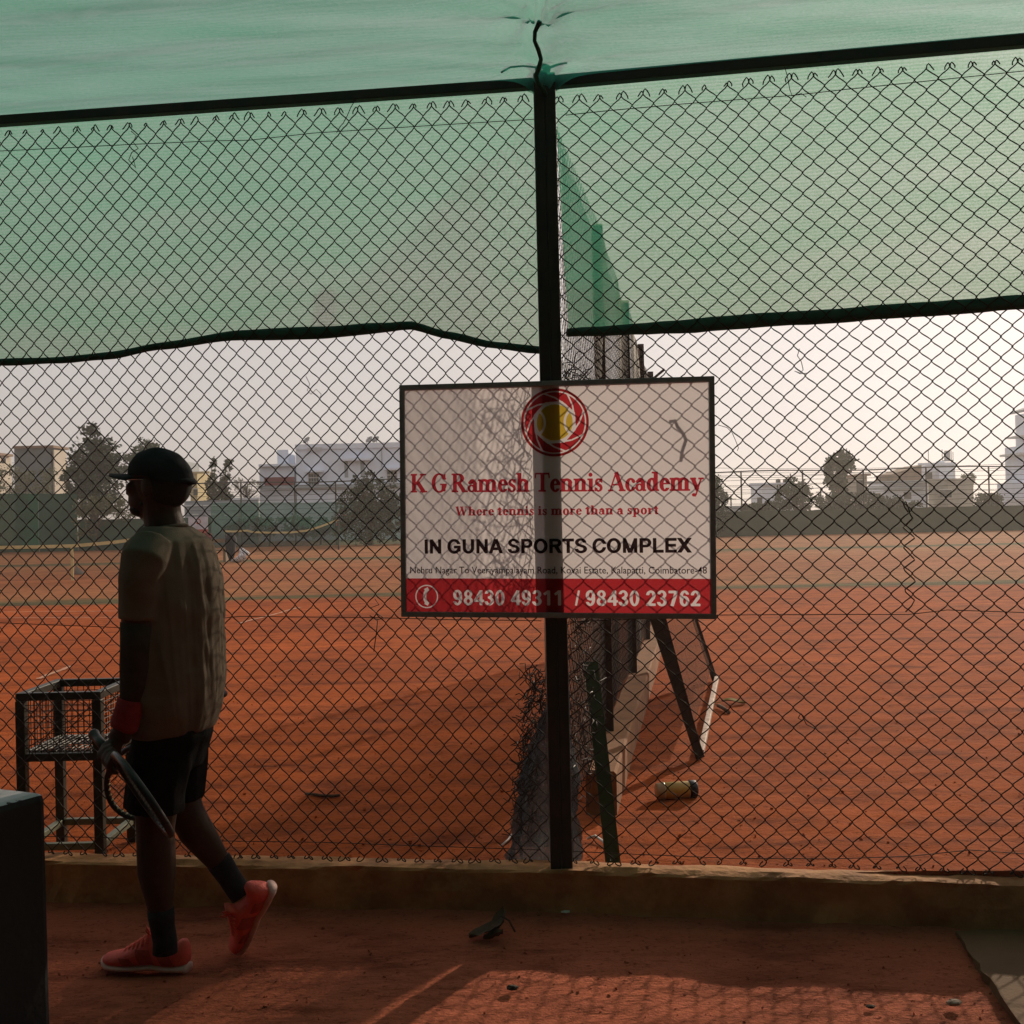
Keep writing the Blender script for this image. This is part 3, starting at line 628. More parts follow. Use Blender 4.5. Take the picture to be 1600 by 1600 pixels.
# canopy over the walkway: tied to the post, rising to the unseen added roof
PIN = [(POST.x + .0, .0), (POST.x - .03, .40)]
def canopy(u, v):
    x = -4.4 + 9.8 * u; d = 3.62 * (v ** 1.5); y = fence_y(x) + .012 - d; z = 3.094 + .275 * d
    span = min(1, d / .25)
    z += -.035 * math.sin(min(1, d / 3.6) * math.pi) + span * (.030 * noise.noise(Vector((x * .7 + d * 1.3, d * 5.6, 1))) + .020 * noise.noise(Vector((x * 1.1 - d * 1.6, d * 13, 6))) + .011 * (1 - abs(noise.noise(Vector((x * .8 + d * 2, d * 22, 9)))) * 2) + .004 * noise.noise(Vector((x * 3, d * 40, 9))))
    for (qx, qd) in PIN:
        dx, dd = x - qx, (d - qd); r2 = dx * dx + dd * dd
        gss = math.exp(-r2 / .030); th = math.atan2(dd, dx)
        z += -.055 * math.exp(-math.sqrt(r2) / .09) + .012 * gss * math.sin(th * 9)
    z += -.03 * math.exp(-(((x - POST.x) / .045) ** 2)) * math.exp(-((d - .2) / .22) ** 2)
    return Vector((x, y, z))
cano = MB()
us = sorted(list(np.linspace(0, 1, 140)) + list(np.linspace((POST.x - .4 + 4.4) / 9.8, (POST.x + .4 + 4.4) / 9.8, 70)))
vs_ = [v for v in np.linspace(0, 1, 100)]
for v in vs_:
    for u in us: cano.v.append(tuple(canopy(u, v)))
q = len(us); cano.f = [(j * q + i, j * q + i + 1, (j + 1) * q + i + 1, (j + 1) * q + i) for j in range(len(vs_) - 1) for i in range(q - 1)]
cn = obj("shade_canopy", cano, "shade_canopy", smooth=True, loc=(0, 2, 3.3))
tag(cn, "wrinkled green shade cloth canopy rising from the fence top over the walkway", "canopy")
c0 = canopy((POST.x + 4.4) / 9.8, 0); c1 = canopy((POST.x - .03 + 4.4) / 9.8, (.40 / 3.62) ** (1 / 1.5))
cp = [c0.lerp(c1, i / 10) + Vector((.012 * math.sin(i * 1.3) - .012 * math.sin(i / 10 * 3.1), 0, -.022 + .012 * abs(i - 5) / 5)) for i in range(11)]
obj("tie_cord", MB().tube(cp, .008, 7, rs=[.011, .009, .010, .008, .0085, .009, .0075, .008, .007, .0075, .009]), "cord", cn, smooth=True)
tp = POST + Vector((-.005, -.045, 3.118))
obj("tie_cord", MB().tube([tp + Vector(d_) for d_ in ((-.155, -.01, -.012), (-.12, -.012, .006), (-.07, -.012, .010), (-.02, -.01, .004), (.0, -.012, .0))], .0035, 6), "cord", cn, smooth=True)
obj("tie_cord", MB().tube([tp + Vector(d_) for d_ in ((0, -.012, 0), (.03, -.012, .004), (.06, -.012, .014), (.09, -.012, .018))], .0045, 6, rs=[.005, .005, .004, .003]), "cord", cn, smooth=True)
obj("tie_cord", MB().tube([tp + Vector((.022 * math.cos(a), -.005, .012 * math.sin(a))) for a in np.linspace(0, 6.4, 12)], .009, 6), "cord", cn, smooth=True)

# unseen shelter added behind the walkway: its roof and walls keep it dark
pav = thing("shade_pavilion", "unseen flat-roofed shelter added behind the walkway to keep it in shade", "building", (0, -2.6, 0))
obj("wall", MB().box((0, -2.7, 2.05), (13, .22, 4.1)).box((-4.6, .45, 2.05), (.22, 6.1, 4.1)).box((5.6, .45, 2.05), (.22, 6.1, 4.1)), "shed", pav)  # end walls added to cut the light from both sides
obj("roof", MB().box((0, -1.05, 4.19), (13.4, 3.5, .16)), "shed_roof", pav)
for x in (-3.4, 3.4): obj("column", MB().box((x, .3, 2.05), (.22, .22, 4.1), bev=.01), "shed", pav)

# ------------------------------------------------------------------ sign
SO = POST + NR * .055
cor = [PL(x, y, SO, NR) for x, y in ((625.5, 963.5), (1119, 967), (1117, 588), (627, 602))]      # BL BR TR TL
SU = ((cor[1] - cor[0]) + (cor[2] - cor[3])).normalized(); SV = ((cor[3] - cor[0]) + (cor[2] - cor[1])); SV = (SV - SU * SV.dot(SU)).normalized(); SN = SU.cross(SV)
SC = sum(cor, Vector()) / 4
if SN.dot(NR) < 0: SN = -SN
def suv(px, py):
    p = PL(px, py, SO, NR) - SC; return p.dot(SU), p.dot(SV)
def s3(u, v, w=0.0): return SC + SU * u + SV * v + SN * w
sign = thing("academy_sign", "white and red tennis academy sign with round ball emblem, wired to the fence post", "sign", SC)
HW = ((cor[1] - cor[0]).length + (cor[2] - cor[3]).length) / 4; HH = ((cor[3] - cor[0]).length + (cor[2] - cor[1]).length) / 4
fr = MB(); FW = .019
for a, b2 in (((-HW, -HH + FW / 2), (HW, -HH + FW / 2)), ((-HW, HH - FW / 2), (HW, HH - FW / 2)), ((-HW + FW / 2, -HH + FW), (-HW + FW / 2, HH - FW)), ((HW - FW / 2, -HH + FW), (HW - FW / 2, HH - FW))):
    fr.bar(s3(*a), s3(*b2), FW, .022, up=SN, bev=.002)
obj("frame", fr, "sign_frame", sign)
obj("panel", MB().grid(lambda u, v: s3((2 * u - 1) * (HW - FW), (2 * v - 1) * (HH - FW), -.002), 2, 2), "sheet", sign)
INK = .0006
def polys3(polys, w=INK):
    mb = MB()
    for pl in polys: mb.add([s3(u, v, w) for u, v in pl], [tuple(range(len(pl)))])
    return mb
def layout(text, font, A, B, cap, track=0.0):
    """place glyphs along A->B (photo pixels), scaled to fill the width; gives (fn, bbox) per glyph in sign coordinates"""
    (u0, v0), (u1, v1) = suv(*A), suv(*B); W = math.hypot(u1 - u0, v1 - v0); ang = math.atan2(v1 - v0, u1 - u0)
    H = cap * (HW * 2 / 492.0); adv = [font[c][0] + track for c in text]; tot = sum(adv) - track; sx_ = W / tot; x = 0; out = []
    ca, sa = math.cos(ang), math.sin(ang)
    for c, a in zip(text, adv):
        f = font[c][1]
        if f is not None: out.append((f, x * sx_, sx_, H, a * sx_))
        x += a
    return out, (u0, v0, ca, sa)
def place_polys(lay, bold=0.0):
    res = []; out, (u0, v0, ca, sa) = lay
    for f, x, s_, H, a in out:
        polys = sdf_mesh((lambda X, Y, f=f: f(X, Y) - bold), -.12, -.34, a / s_ + .15, 1.06, .028)
        for pl in polys: res.append([(u0 + (x + p_[0] * s_) * ca - p_[1] * H * sa, v0 + (x + p_[0] * s_) * sa + p_[1] * H * ca) for p_ in pl])
    return res
SF = serif_font(); DF = digit_font()
obj("lettering", polys3(place_polys(layout("K G Ramesh Tennis Academy", SF, (642, 769.3), (1099, 766.5), 29), .012)), "ink_title", sign)
obj("lettering", polys3(place_polys(layout("Where tennis is more than a sport", SF, (712, 805.5), (1029, 803.2), 14, .05), .012)), "ink_title", sign)
def bfont(text, A, B, cap, bold=0.0):
    cu = bpy.data.curves.new("t", 'FONT'); cu.body = text; cu.size = 1.0; cu.offset = bold; cu.resolution_u = 3
    o = bpy.data.objects.new("t", cu); sc.collection.objects.link(o)
    h = bpy.data.curves.new("h", 'FONT'); h.body = "H"; h.size = 1.0; h.offset = bold; ho = bpy.data.objects.new("h", h); sc.collection.objects.link(ho)
    bpy.context.view_layer.update(); dg = bpy.context.evaluated_depsgraph_get()
    me = bpy.data.meshes.new_from_object(o.evaluated_get(dg)); mh = bpy.data.meshes.new_from_object(ho.evaluated_get(dg))
    vs = [v.co.copy() for v in me.vertices]; fs = [tuple(p_.vertices) for p_ in me.polygons]
    ch = max(v.co.y for v in mh.vertices) - min(v.co.y for v in mh.vertices); yb = min(v.co.y for v in mh.vertices)
    for q_ in (o, ho): bpy.data.objects.remove(q_)
    for q_ in (me, mh): bpy.data.meshes.remove(q_)
    for q_ in (cu, h): bpy.data.curves.remove(q_)
    x0, x1 = min(v.x for v in vs), max(v.x for v in vs)
    (u0, v0), (u1, v1) = suv(*A), suv(*B); W = math.hypot(u1 - u0, v1 - v0); ang = math.atan2(v1 - v0, u1 - u0); ca, sa = math.cos(ang), math.sin(ang)
    H = cap * (HW * 2 / 492.0); mb = MB()
    pts = []
    for v in vs:
        x = (v.x - x0) / (x1 - x0) * W; y = (v.y - yb) / ch * H; pts.append(s3(u0 + x * ca - y * sa, v0 + x * sa + y * ca, INK))
    return mb.add(pts, fs)
obj("lettering", polys3(place_polys(layout("IN GUNA SPORTS COMPLEX", DF, (662, 864.6), (1080, 863), 21.6), .022)), "ink_black", sign)
obj("lettering", bfont("Nehru Nagar To Veeriyampalayam Road, Kovai Estate, Kalapatti, Coimbatore-48", (641, 895.8), (1104.6, 896.3), 10.6, .007), "ink_black", sign)
# red band with the numbers and the telephone left white
lay, (u0, v0, ca, sa) = layout("98430 49311  / 98430 23762", DF, (708, 945.3), (1096.5, 947.2), 23.5)
gl = []
for f, x, s_, H, a in lay:
    def gf(U, V, f=f, x=x, s_=s_, H=H):
        X = (U - u0) * ca + (V - v0) * sa; Y = -(U - u0) * sa + (V - v0) * ca
        return f((X - x) / s_, Y / H) * min(s_, H)
    gl.append((gf, u0 + x * ca - .01, u0 + (x + a) * ca + .01))
cu_, cv_ = suv(666.8, 932); rr = 18.5 * HW * 2 / 492
def phone(U, V):
    X, Y = (U - cu_) / rr, (V - cv_) / rr
    ring = abs(np.sqrt(X * X + Y * Y) - .95) - .05
    hand = np.minimum(np.minimum(mx_(abs(np.sqrt((X - .62) ** 2 + Y ** 2) - .80) - .14, mx_(X - .2, abs(Y) - .60)), LN(-.16, .50, .16, .66, .30)(X, Y)), LN(-.16, -.50, .16, -.66, .30)(X, Y))
    return np.minimum(ring, hand) * rr
vb = suv(870, 904)[1]; ub0, ub1, vlo = -HW + FW, HW - FW, -HH + FW
def band(U, V):
    base = mx_(mx_(ub0 - U, U - ub1), mx_(vlo - V, V - vb)); w_ = phone(U, V)
    for gf, a, b_ in gl:
        k_ = (U[0] > a) & (U[0] < b_)
        if k_.any():
            i0, i1 = np.where(k_)[0][[0, -1]]; w_[:, i0:i1 + 1] = np.minimum(w_[:, i0:i1 + 1], gf(U[:, i0:i1 + 1], V[:, i0:i1 + 1]))
    return mx_(base, -w_)
obj("phone_band", polys3(sdf_mesh(band, ub0 - .001, vlo - .001, ub1 + .001, vb + .001, .0021)), "ink_red", sign)
# round emblem
eu, ev = suv(866.8, 660); er = 53.0 * HW * 2 / 492
def seg_lines(X, Y):
    d_ = None
    for i in range(8):
        a = i * math.pi / 4 + .35; b_ = a - .95
        x0, y0, x1, y1 = .90 * math.cos(a), .90 * math.sin(a), .60 * math.cos(b_), .60 * math.sin(b_)
        mx2, my2 = (x0 + x1) / 2 + .05 * math.cos((a + b_) / 2), (y0 + y1) / 2 + .05 * math.sin((a + b_) / 2)
        for q_ in (LN(x0, y0, mx2, my2, .045)(X, Y), LN(mx2, my2, x1, y1, .045)(X, Y)): d_ = q_ if d_ is None else np.minimum(d_, q_)
    return d_
def aper(X, Y):      # eight-sided opening between the blades
    d_ = None
    for i in range(8):
        a = i * math.pi / 4 + .05; q_ = X * math.cos(a) + Y * math.sin(a) - .61
        d_ = q_ if d_ is None else np.maximum(d_, q_)
    return d_
ball = EL(0, 0, .53, .53); seam = UN(RG(-.62, 0, .36, .42, .07, .07), RG(.62, 0, .36, .42, .07, .07))
def em(f): return lambda U, V: f((U - eu) / er, (V - ev) / er) * er
for nm, f, ink in (("emblem_ring", RG(0, 0, 1, 1, .075, .075), "ink_dark_red"), ("emblem_blades", IN(EL(0, 0, .885, .885), NOT(aper), NOT(seg_lines)), "ink_red"),
                   ("emblem_ball", SUB(ball, seam), "ink_yellow")):
    obj(nm, polys3(sdf_mesh(em(f), eu - er * 1.02, ev - er * 1.02, eu + er * 1.02, ev + er * 1.02, er * .022)), ink, sign)
scrap("shadow_strip", FR, [(1052, 655), (1060, 654), (1066, 662), (1074, 674), (1077, 684), (1073, 700), (1070, 716)], .006, "dry curled strip caught behind the sign's upper right part", "leaf", m="twig", off=.020)  # made-up strip hidden by the sheet, there only for its shadow

# ------------------------------------------------------------------ dividing fence between the courts
UD = Vector((.178, 1, 0)).normalized(); ND = Vector((UD.y, -UD.x, 0)); DL = 8.45
div = thing("dividing_fence", "dark meshed fence running back between the two courts behind the sign", "fence", POST + UD * .3)
for s in (2.05, 4.25, 6.4, 8.45):
    p = POST + UD * s; obj("post", MB().box((p.x, p.y, 1.6), (.06, .06, 3.0), bev=.004), "rust_bar", div)
obj("chain_link", chain_link(POST + UD * .10 + ND * .0, UD, ND, DL - .1, .30, 3.05, .07, .076, .0013, 4, seed=5, ends=False, warp=.018), "rust_wire", div, smooth=True)
def dnet(u, v):
    s = .55 + u * (DL - .55); z = .28 + v * 2.75; p = POST + UD * s
    return p + ND * (-.01 + .015 * noise.noise(Vector((s * 2.4, z * .8, 3))) + .008 * noise.noise(Vector((s * 7, z * 1.5, 3)))) + Vector((0, 0, z))
obj("netting", MB().grid(dnet, 120, 30), "net_grey", div, smooth=True)
def dnet2(u, v):
    s = .04 + u * (DL - .04); z = .26 + v * (1.0 + .08 * noise.noise(Vector((s * 1.5, 0, 0)))); p = POST + UD * s
    return p + ND * (-.04 + .03 * noise.noise(Vector((s * 3.4, z * 1.2, 7))) + .012 * noise.noise(Vector((s * 12, z * 2, 3)))) + Vector((0, 0, z))
obj("netting", MB().grid(dnet2, 150, 16), "net_low", div, smooth=True)
p0, p1 = POST + UD * 1.10 + ND * .045, POST + UD * 8.5 + ND * .045
dk = kerb([p0, p1], [(.075, -.05), (.075, .235), (.065, .250), (-.065, .250), (-.075, .235), (-.075, -.05)], "low_wall", "kerb_old", step=.15)
tag(obj("low_wall", dk, "kerb_old"), "low concrete footing wall under the dividing fence, its end behind the green post", "low wall")
bp_ = POST + UD * 8.45 + Vector((0, 0, 3.0))
tag(obj("wooden_board", MB().bar(bp_ + Vector((-.12, 0, -.10)), bp_ + Vector((.16, -.02, .12)), .09, .025, bev=.003), "cloth_dark"), "short grey board end poking up above the sign's top edge", "board")

# bunched wire mesh and netting round the foot of the post
tw = []
for i in range(330):
    f = random.random(); py = 560 + 700 * f
    cx = 893 + 12 * f; sp_ = 20 + 8 * f
    if i > 170: py = random.uniform(1050, 1300); cx = 842 - (py - 1050) * .10; sp_ = 15
    Y = random.uniform(4.12, 4.55); c = P(cx + random.uniform(-sp_, sp_), py, Y); pts = []
    d1 = Vector((random.gauss(0, 1), random.gauss(0, .6), random.gauss(0, 1.6))).normalized(); d2 = d1.orthogonal().normalized(); a0 = random.random() * 6
    for k in range(7): pts.append(c + d1 * (k - 3) * .020 + d2 * .018 * math.sin(a0 + k * 1.9) + Vector((random.uniform(-.006, .006),) * 3))
    if min(q_.z for q_ in pts) > Z0 + .01: tw.append(pts)
tag(obj("bunched_wire", np_tubes(tw, .0021, 4, (.2, 1, .3)), "rust_wire", smooth=True), "crumpled surplus wire mesh bunched behind the fence post", "wire mesh")
secs = []
for (py, cx, hw) in ((1030, 880, 6), (1090, 874, 13), (1150, 866, 27), (1200, 858, 38), (1250, 854, 42), (1300, 852, 50), (1345, 851, 56), (1362, 851, 59)):
    Y = 4.24; c = P(cx, py, Y); c.z = max(c.z, Z0 + .004); h = hw / FOC * Y; secs.append((c, h))
def heap(u, v):
    k = v * (len(secs) - 1); i = min(int(k), len(secs) - 2); t = k - i; c = secs[i][0].lerp(secs[i + 1][0], t); h = secs[i][1] * (1 - t) + secs[i + 1][1] * t
    a = u * 2 * math.pi; f = 1 + .10 * math.sin(a * 9 + v * 4) + .30 * noise.noise(Vector((math.cos(a) * 2, math.sin(a) * 2, v * 5))) + .22 * noise.noise(Vector((math.cos(a) * 6, math.sin(a) * 6, v * 14)))
    return c + Vector((h * f * math.cos(a), .55 * h * f * math.sin(a), .012 * noise.noise(Vector((a * 2, v * 9, 0)))))
tag(obj("gathered_net", MB().grid(heap, 90, 34), "net_blue", smooth=True), "bluish dark net gathered into a heap at the foot of the fence post", "net")

# green steel post leaning inside the fence
a = G(958, 1352, Z0); b2 = P(923, 1034, 4.62)
gp = MB(); dr = (b2 - a).normalized()
gp.bar(a, b2, .060, .012, up=(0, -1, .1), bev=.002); gp.bar(a + Vector((.026, .02, 0)), b2 + Vector((.026, .02, 0)), .010, .05, up=(0, -1, .1))
tag(obj("steel_post", gp, "green_paint"), "dark green steel angle post leaning inside the fence below the sign", "post")

# meshed gate frame leaning on the dividing fence
A_, B_ = G(1094, 1184, Z0 + .01), G(1117, 1063, Z0 + .01); up_f = (Vector((-.52, .05, 1.72))).normalized(); HF = 1.85
gate = thing("gate_frame", "rusty metal gate panel with brown mesh leaning against the dividing fence", "gate", A_)
obj("side_bar", MB().bar(A_, A_ + up_f * HF, .05, .03, up=(0, -1, 0)), "rust_bar", gate)
obj("side_bar", MB().bar(A_ + Vector((.012, .05, 0)) + up_f * .10, A_ + Vector((.115, .10, 0)) + up_f * HF, .038, .03, up=(0, -1, 0)), "rust_bar", gate)
obj("side_bar", MB().bar(B_, B_ + up_f * HF, .045, .03, up=(0, -1, 0)), "rust_bar", gate)
obj("top_bar", MB().bar(A_ + up_f * (HF + .02), B_ + up_f * (HF + .02), .04, .03), "rust_bar", gate)
obj("bottom_bar", MB().bar(A_ + Vector((.01, .03, .02)), B_ + Vector((.01, -.03, .02)), .035, .04, bev=.004), "white_bar", gate)
obj("mesh_panel", MB().grid(lambda u, v: (A_ + Vector((.03, .25, 0))).lerp(B_, u) + up_f * (.10 + v * (HF - .12)) + Vector((.02 * noise.noise(Vector((u * 4, v * 4, 1))), 0, 0)), 12, 12), "net_brown", gate, smooth=True)
# ------------------------------------------------------------------ ball cart
CX = P(23, 1080, 4.38).x; CW = .352; CD = .40; CT = .784; CY = 4.38
cart = thing("ball_cart", "dark metal tennis ball cart with wire basket behind the fence, left of the walking man", "ball cart", (CX + CW / 2, CY + CD / 2, Z0))
def cbar(mb, a, b, w_=.032): return mb.bar(Vector((CX, CY, 0)) + Vector(a), Vector((CX, CY, 0)) + Vector(b), w_, w_, bev=.003)
for x in (.018, CW - .018):
    for y in (.018, CD - .018):
        obj("leg", cbar(MB(), (x, y, Z0), (x, y, CT - .034), .038), "cart_paint", cart)
for nm_, z in (("top_frame", CT - .018), ("basket_frame", .515)):
    fb = MB()
    for a, b in (((0, .018, z), (CW, .018, z)), ((0, CD - .018, z), (CW, CD - .018, z)), ((.018, .036, z), (.018, CD - .036, z)), ((CW - .018, .036, z), (CW - .018, CD - .036, z))): cbar(fb, a, b)
    obj(nm_, fb, "cart_paint", cart)
lr = MB()
for a, b in (((.037, .018, .145), (CW - .037, .018, .145)), ((.037, CD - .018, .145), (CW - .037, CD - .018, .145)), ((.018, .037, .145), (.018, CD - .037, .145)), ((CW - .018, .037, .145), (CW - .018, CD - .037, .145))): cbar(lr, a, b, .028)
obj("lower_rail", lr, "cart_rail", cart)
bw = []
def W(x, y, z): return (CX + x, CY + y, z)
for i in range(1, 14):
    t = i / 14
    for y in (.012, CD - .012): bw.append([W(t * CW, y, .52), W(t * CW, y, CT - .03)])
    for x in (.012, CW - .012): bw.append([W(x, t * CD, .52), W(x, t * CD, CT - .03)])
for i in range(1, 10):
    z = .52 + (CT - .55) * i / 10
    for y in (.010, CD - .010): bw.append([W(.02, y, z), W(CW - .02, y, z)])
    for x in (.010, CW - .010): bw.append([W(x, .02, z), W(x, CD - .02, z)])
for k in range(2):
    y = .012 if k == 0 else CD - .012
    for s in (0, 1): bw.append([W(s * CW, y - .004, .53), W((1 - s) * CW, y - .004, CT - .04)])
obj("basket", np_tubes(bw, .0017, 5, (.3, .5, .8)), "rust_wire", cart)
fl = [[W(.03 + i * .024, .03, .535), W(.03 + i * .024, CD - .03, .535)] for i in range(13)] + [[W(.03, .05 + i * .05, .530), W(CW - .03, .05 + i * .05, .530)] for i in range(7)]
obj("basket_floor", np_tubes(fl, .0032, 5, (.3, .5, .8)), "cart_paint", cart)

# ------------------------------------------------------------------ black pillar, front left
R0 = G(67, 1240, .68); bis = ((G(0, 1231, .68) - R0).normalized() + (G(0, 1259, .68) - R0).normalized()).normalized()
S_ = .42; cpos = R0 + bis * (S_ * .707 - .012); ang = math.atan2(bis.y, bis.x)
pl = MB(); Mz = Matrix.Rotation(ang + math.pi / 4, 3, 'Z')
pl.box((cpos.x, cpos.y, .33), (S_, S_, .70), None, .022)
po = obj("pillar", pl, "pillar", smooth=True, loc=(cpos.x, cpos.y, .33)); po.rotation_euler = (R(1.2), R(-.6), ang + math.pi / 4)
me_ = po.data
for p_ in me_.polygons: p_.use_smooth = False
tag(po, "low black painted block with chipped white top at the walkway's left end", "block")

# ------------------------------------------------------------------ things lying on the clay
c = G(1061, 1250, Z0); u = Vector((1, .12, 0)).normalized(); r_ = .041; c = c + Vector((0, r_, r_ - .002))
can = thing("ball_can", "yellow tennis ball can with black cap lying on the clay behind the fence", "ball can", c)
def cyl(a, b, rad, n=28):
    return MB().tube([c + u * a, c + u * a * .999 + u * b * .001, c + u * b], rad, n)
obj("body", MB().tube([c + u * t for t in (-.068, -.064, .055, .058)], r_, 28, rs=[r_ - .002, r_, r_, r_ - .001]), "can_body", can, smooth=True)
obj("rim", MB().tube([c + u * t for t in (-.108, -.104, -.078, -.074, -.0685)], r_, 28, rs=[r_ - .005, r_ - .002, r_ - .002, r_ + .002, r_ + .001]), "can_clear", can, smooth=True)
obj("cap", MB().tube([c + u * t for t in (.0585, .062, .090, .097)], r_, 28, rs=[r_ + .002, r_ + .003, r_ + .003, r_ - .004]), "can_cap", can, smooth=True)

def leafshape(p, d, L_, W_, lift, m, label, cat, name):
    d = Vector(d).normalized(); s = Vector((-d.y, d.x, 0)); mb = MB()
    mb.grid(lambda a, b: p + d * (L_ * a) + s * (W_ * (b - .5) * 2 * math.sin(math.pi * min(1, a * .92 + .04)) ** .7) + Vector((0, 0, lift * (1 + math.sin(a * 5)) * .5 + .6 * W_ * abs(b - .5) + .004)), 12, 6)
    mb2 = MB().tube([p - d * L_ * .35 + Vector((0, 0, .008)), p + Vector((0, 0, lift * .5 + .005))], .003, 6); mb.add(mb2.v, mb2.f)
    return tag(obj(name, mb, m, smooth=True), label, cat)
leafshape(G(1128, 1100, Z0), (1, -.2, 0), .17, .05, .02, "leaf_dry", "large yellowish dry leaf on the clay right of the gate panel", "leaf", "dry_leaf")
def stick(pts, r, label, m="twig", cat="stick", name="stick", z=Z0):
    t = [G(x, y, z) + Vector((0, 0, r + .004 + .004 * math.sin(i * 1.7))) for i, (x, y) in enumerate(pts)]
    return tag(obj(name, MB().tube(t, r, 6), m, smooth=True), label, cat)
stick([(1122, 1106), (1130, 1111), (1139, 1117)], .014, "short dark stick on the clay beside the dry leaf")
stick([(478, 1244), (492, 1246), (506, 1247), (520, 1246), (531, 1247)], .008, "thin dark stick lying on the clay near the kerb left of centre")
stick([(918, 1314), (930, 1311), (941, 1317), (946, 1322)], .006, "pale broken twig on the clay at the foot of the green post", "litter", "twig", "twig")
stick([(782, 1325), (794, 1316), (800, 1306)], .004, "thin pale twig on the clay left of the gathered net", "litter", "twig", "twig")

mat('leaf_dead', (.07, .042, .026), (.12, .07, .04), 22, .9, .4, 70)
# litter on the walkway
lb = MB(); cc = G(742, 1468, 0)
for (dx, dy, L_, W_, an, li) in ((-.02, 0, .13, .035, .35, .05), (.05, .01, .10, .028, 1.0, .085), (.03, -.02, .07, .022, -.2, .03)):
    d_ = Vector((math.cos(an), math.sin(an) * .6, 0)); s_ = Vector((-d_.y, d_.x, 0)).normalized()
    lb.grid(lambda a, b: cc + Vector((dx, dy, 0)) + d_ * (L_ * a) + s_ * (W_ * (b - .5) * 2 * math.sin(math.pi * (a * .9 + .05)) ** .7) + Vector((0, 0, .006 + li * (a ** 1.4) * .8 + .035 * abs(b - .5) ** 1.2 + .008 * noise.noise(Vector((a * 5, b * 4, an))))), 14, 8)
lb.tube([cc + Vector((.09, .03, .07)), cc + Vector((.12, .035, .05)), cc + Vector((.14, .03, .012))], .004, 6)
tag(obj("dead_leaves", lb, "leaf_dead", smooth=True), "curled dark dead leaf cluster on the walkway below the fence post", "dead leaf")
def pebble(px, py, s, m, label, cat, name, z=0.0, flat=.5):
    p = G(px, py, z); mb = MB()
    def f(a, b):
        th = a * 2 * math.pi; ph = (b - .5) * math.pi; d_ = Vector((math.cos(th) * math.cos(ph), math.sin(th) * math.cos(ph), math.sin(ph)))
        k_ = 1 + .45 * noise.noise(d_ * 1.3 + Vector((px, py, 0)))
        return p + Vector((d_.x * s * k_ * 1.3, d_.y * s * k_, d_.z * s * k_ * flat + s * flat * .55))
    o = obj(name, mb.grid(f, 12, 8), m); return tag(o, label, cat)
pebble(1491, 1569, .016, "stone", "small pale stone on the walkway near the concrete pad", "stone", "stone")
pebble(753, 1412, .011, "litter", "tiny white paper scrap at the kerb above the curled dead leaf", "paper scrap", "paper_scrap", .02, .25)
pebble(884, 1425, .012, "litter", "tiny pale scrap at the kerb right of the curled dead leaf", "paper scrap", "paper_scrap", .02, .25)
pebble(801, 1545, .014, "cloth_dark", "small dark clod at the shade's edge on the walkway", "clod", "clod")
pebble(1360, 1574, .010, "cloth_dark", "dark pebble on the sunlit strip left of the concrete pad", "stone", "stone")
# crumbs of clay, too many to count
cr = MB()
for i in range(900):
    x = random.uniform(-2.2, 2.4); y = random.uniform(2.85, 3.85); s = random.choice((.002, .003, .003, .004, .005, .007)); p = Vector((x, y, pathz(x, y) + s * .3))
    if y > fence_y(x) - .12: continue
    a, b, d_ = (Vector((random.gauss(0, 1), random.gauss(0, 1), random.gauss(0, .7))).normalized() * s * random.uniform(.6, 1.3) for _ in range(3))
    cr.add([p + a, p + b, p + d_, p - a, p - b, p - d_], [(0, 1, 2), (0, 2, 4), (0, 4, 5), (0, 5, 1), (3, 2, 1), (3, 4, 2), (3, 5, 4), (3, 1, 5)])
tag(obj("gravel_crumbs", cr, "path_clay"), "scattered crumbs of red earth on the walkway", "crumbs", kind="stuff")
cr = MB()
for i in range(1500):
    x = random.uniform(-2.6, 3.2); y = fence_y(x) + .1 + 6 * random.random() ** 1.7; s = random.choice((.003, .004, .005, .006, .009)); p = Vector((x, y, courtz(x, y, 1) + s * .3))
    a, b, d_ = (Vector((random.gauss(0, 1), random.gauss(0, 1), random.gauss(0, .7))).normalized() * s * random.uniform(.6, 1.3) for _ in range(3))
    cr.add([p + a, p + b, p + d_, p - a, p - b, p - d_], [(0, 1, 2), (0, 2, 4), (0, 4, 5), (0, 5, 1), (3, 2, 1), (3, 4, 2), (3, 5, 4), (3, 1, 5)])
tag(obj("gravel_crumbs", cr, "court_clay"), "scattered crumbs of orange clay on the court", "crumbs", kind="stuff")

# ------------------------------------------------------------------ the walking man
FW_ = Vector((-.95, .31, 0)).normalized(); LT = Vector((-.31, -.95, 0)).normalized(); UPV = Vector((0, 0, 1))
YM = 3.46
def H(px, py, Y=YM): return P(px, py, Y)
def px2m(n, Y=YM): return n / FOC * Y
def remesh(mb, vox, smooth=2):
    me = bpy.data.meshes.new("tmp"); me.from_pydata(mb.v, [], mb.f); me.update()
    o = bpy.data.objects.new("tmp", me); sc.collection.objects.link(o)
    rm = o.modifiers.new("r", 'REMESH'); rm.mode = 'VOXEL'; rm.voxel_size = vox
    sm = o.modifiers.new("s", 'SMOOTH'); sm.factor = .5; sm.iterations = smooth
    bpy.context.view_layer.update(); dg = bpy.context.evaluated_depsgraph_get(); m2 = bpy.data.meshes.new_from_object(o.evaluated_get(dg))
    out = MB(); out.v = [tuple(v.co) for v in m2.vertices]; out.f = [tuple(p_.vertices) for p_ in m2.polygons]
    bpy.data.objects.remove(o); bpy.data.meshes.remove(me); bpy.data.meshes.remove(m2); return out
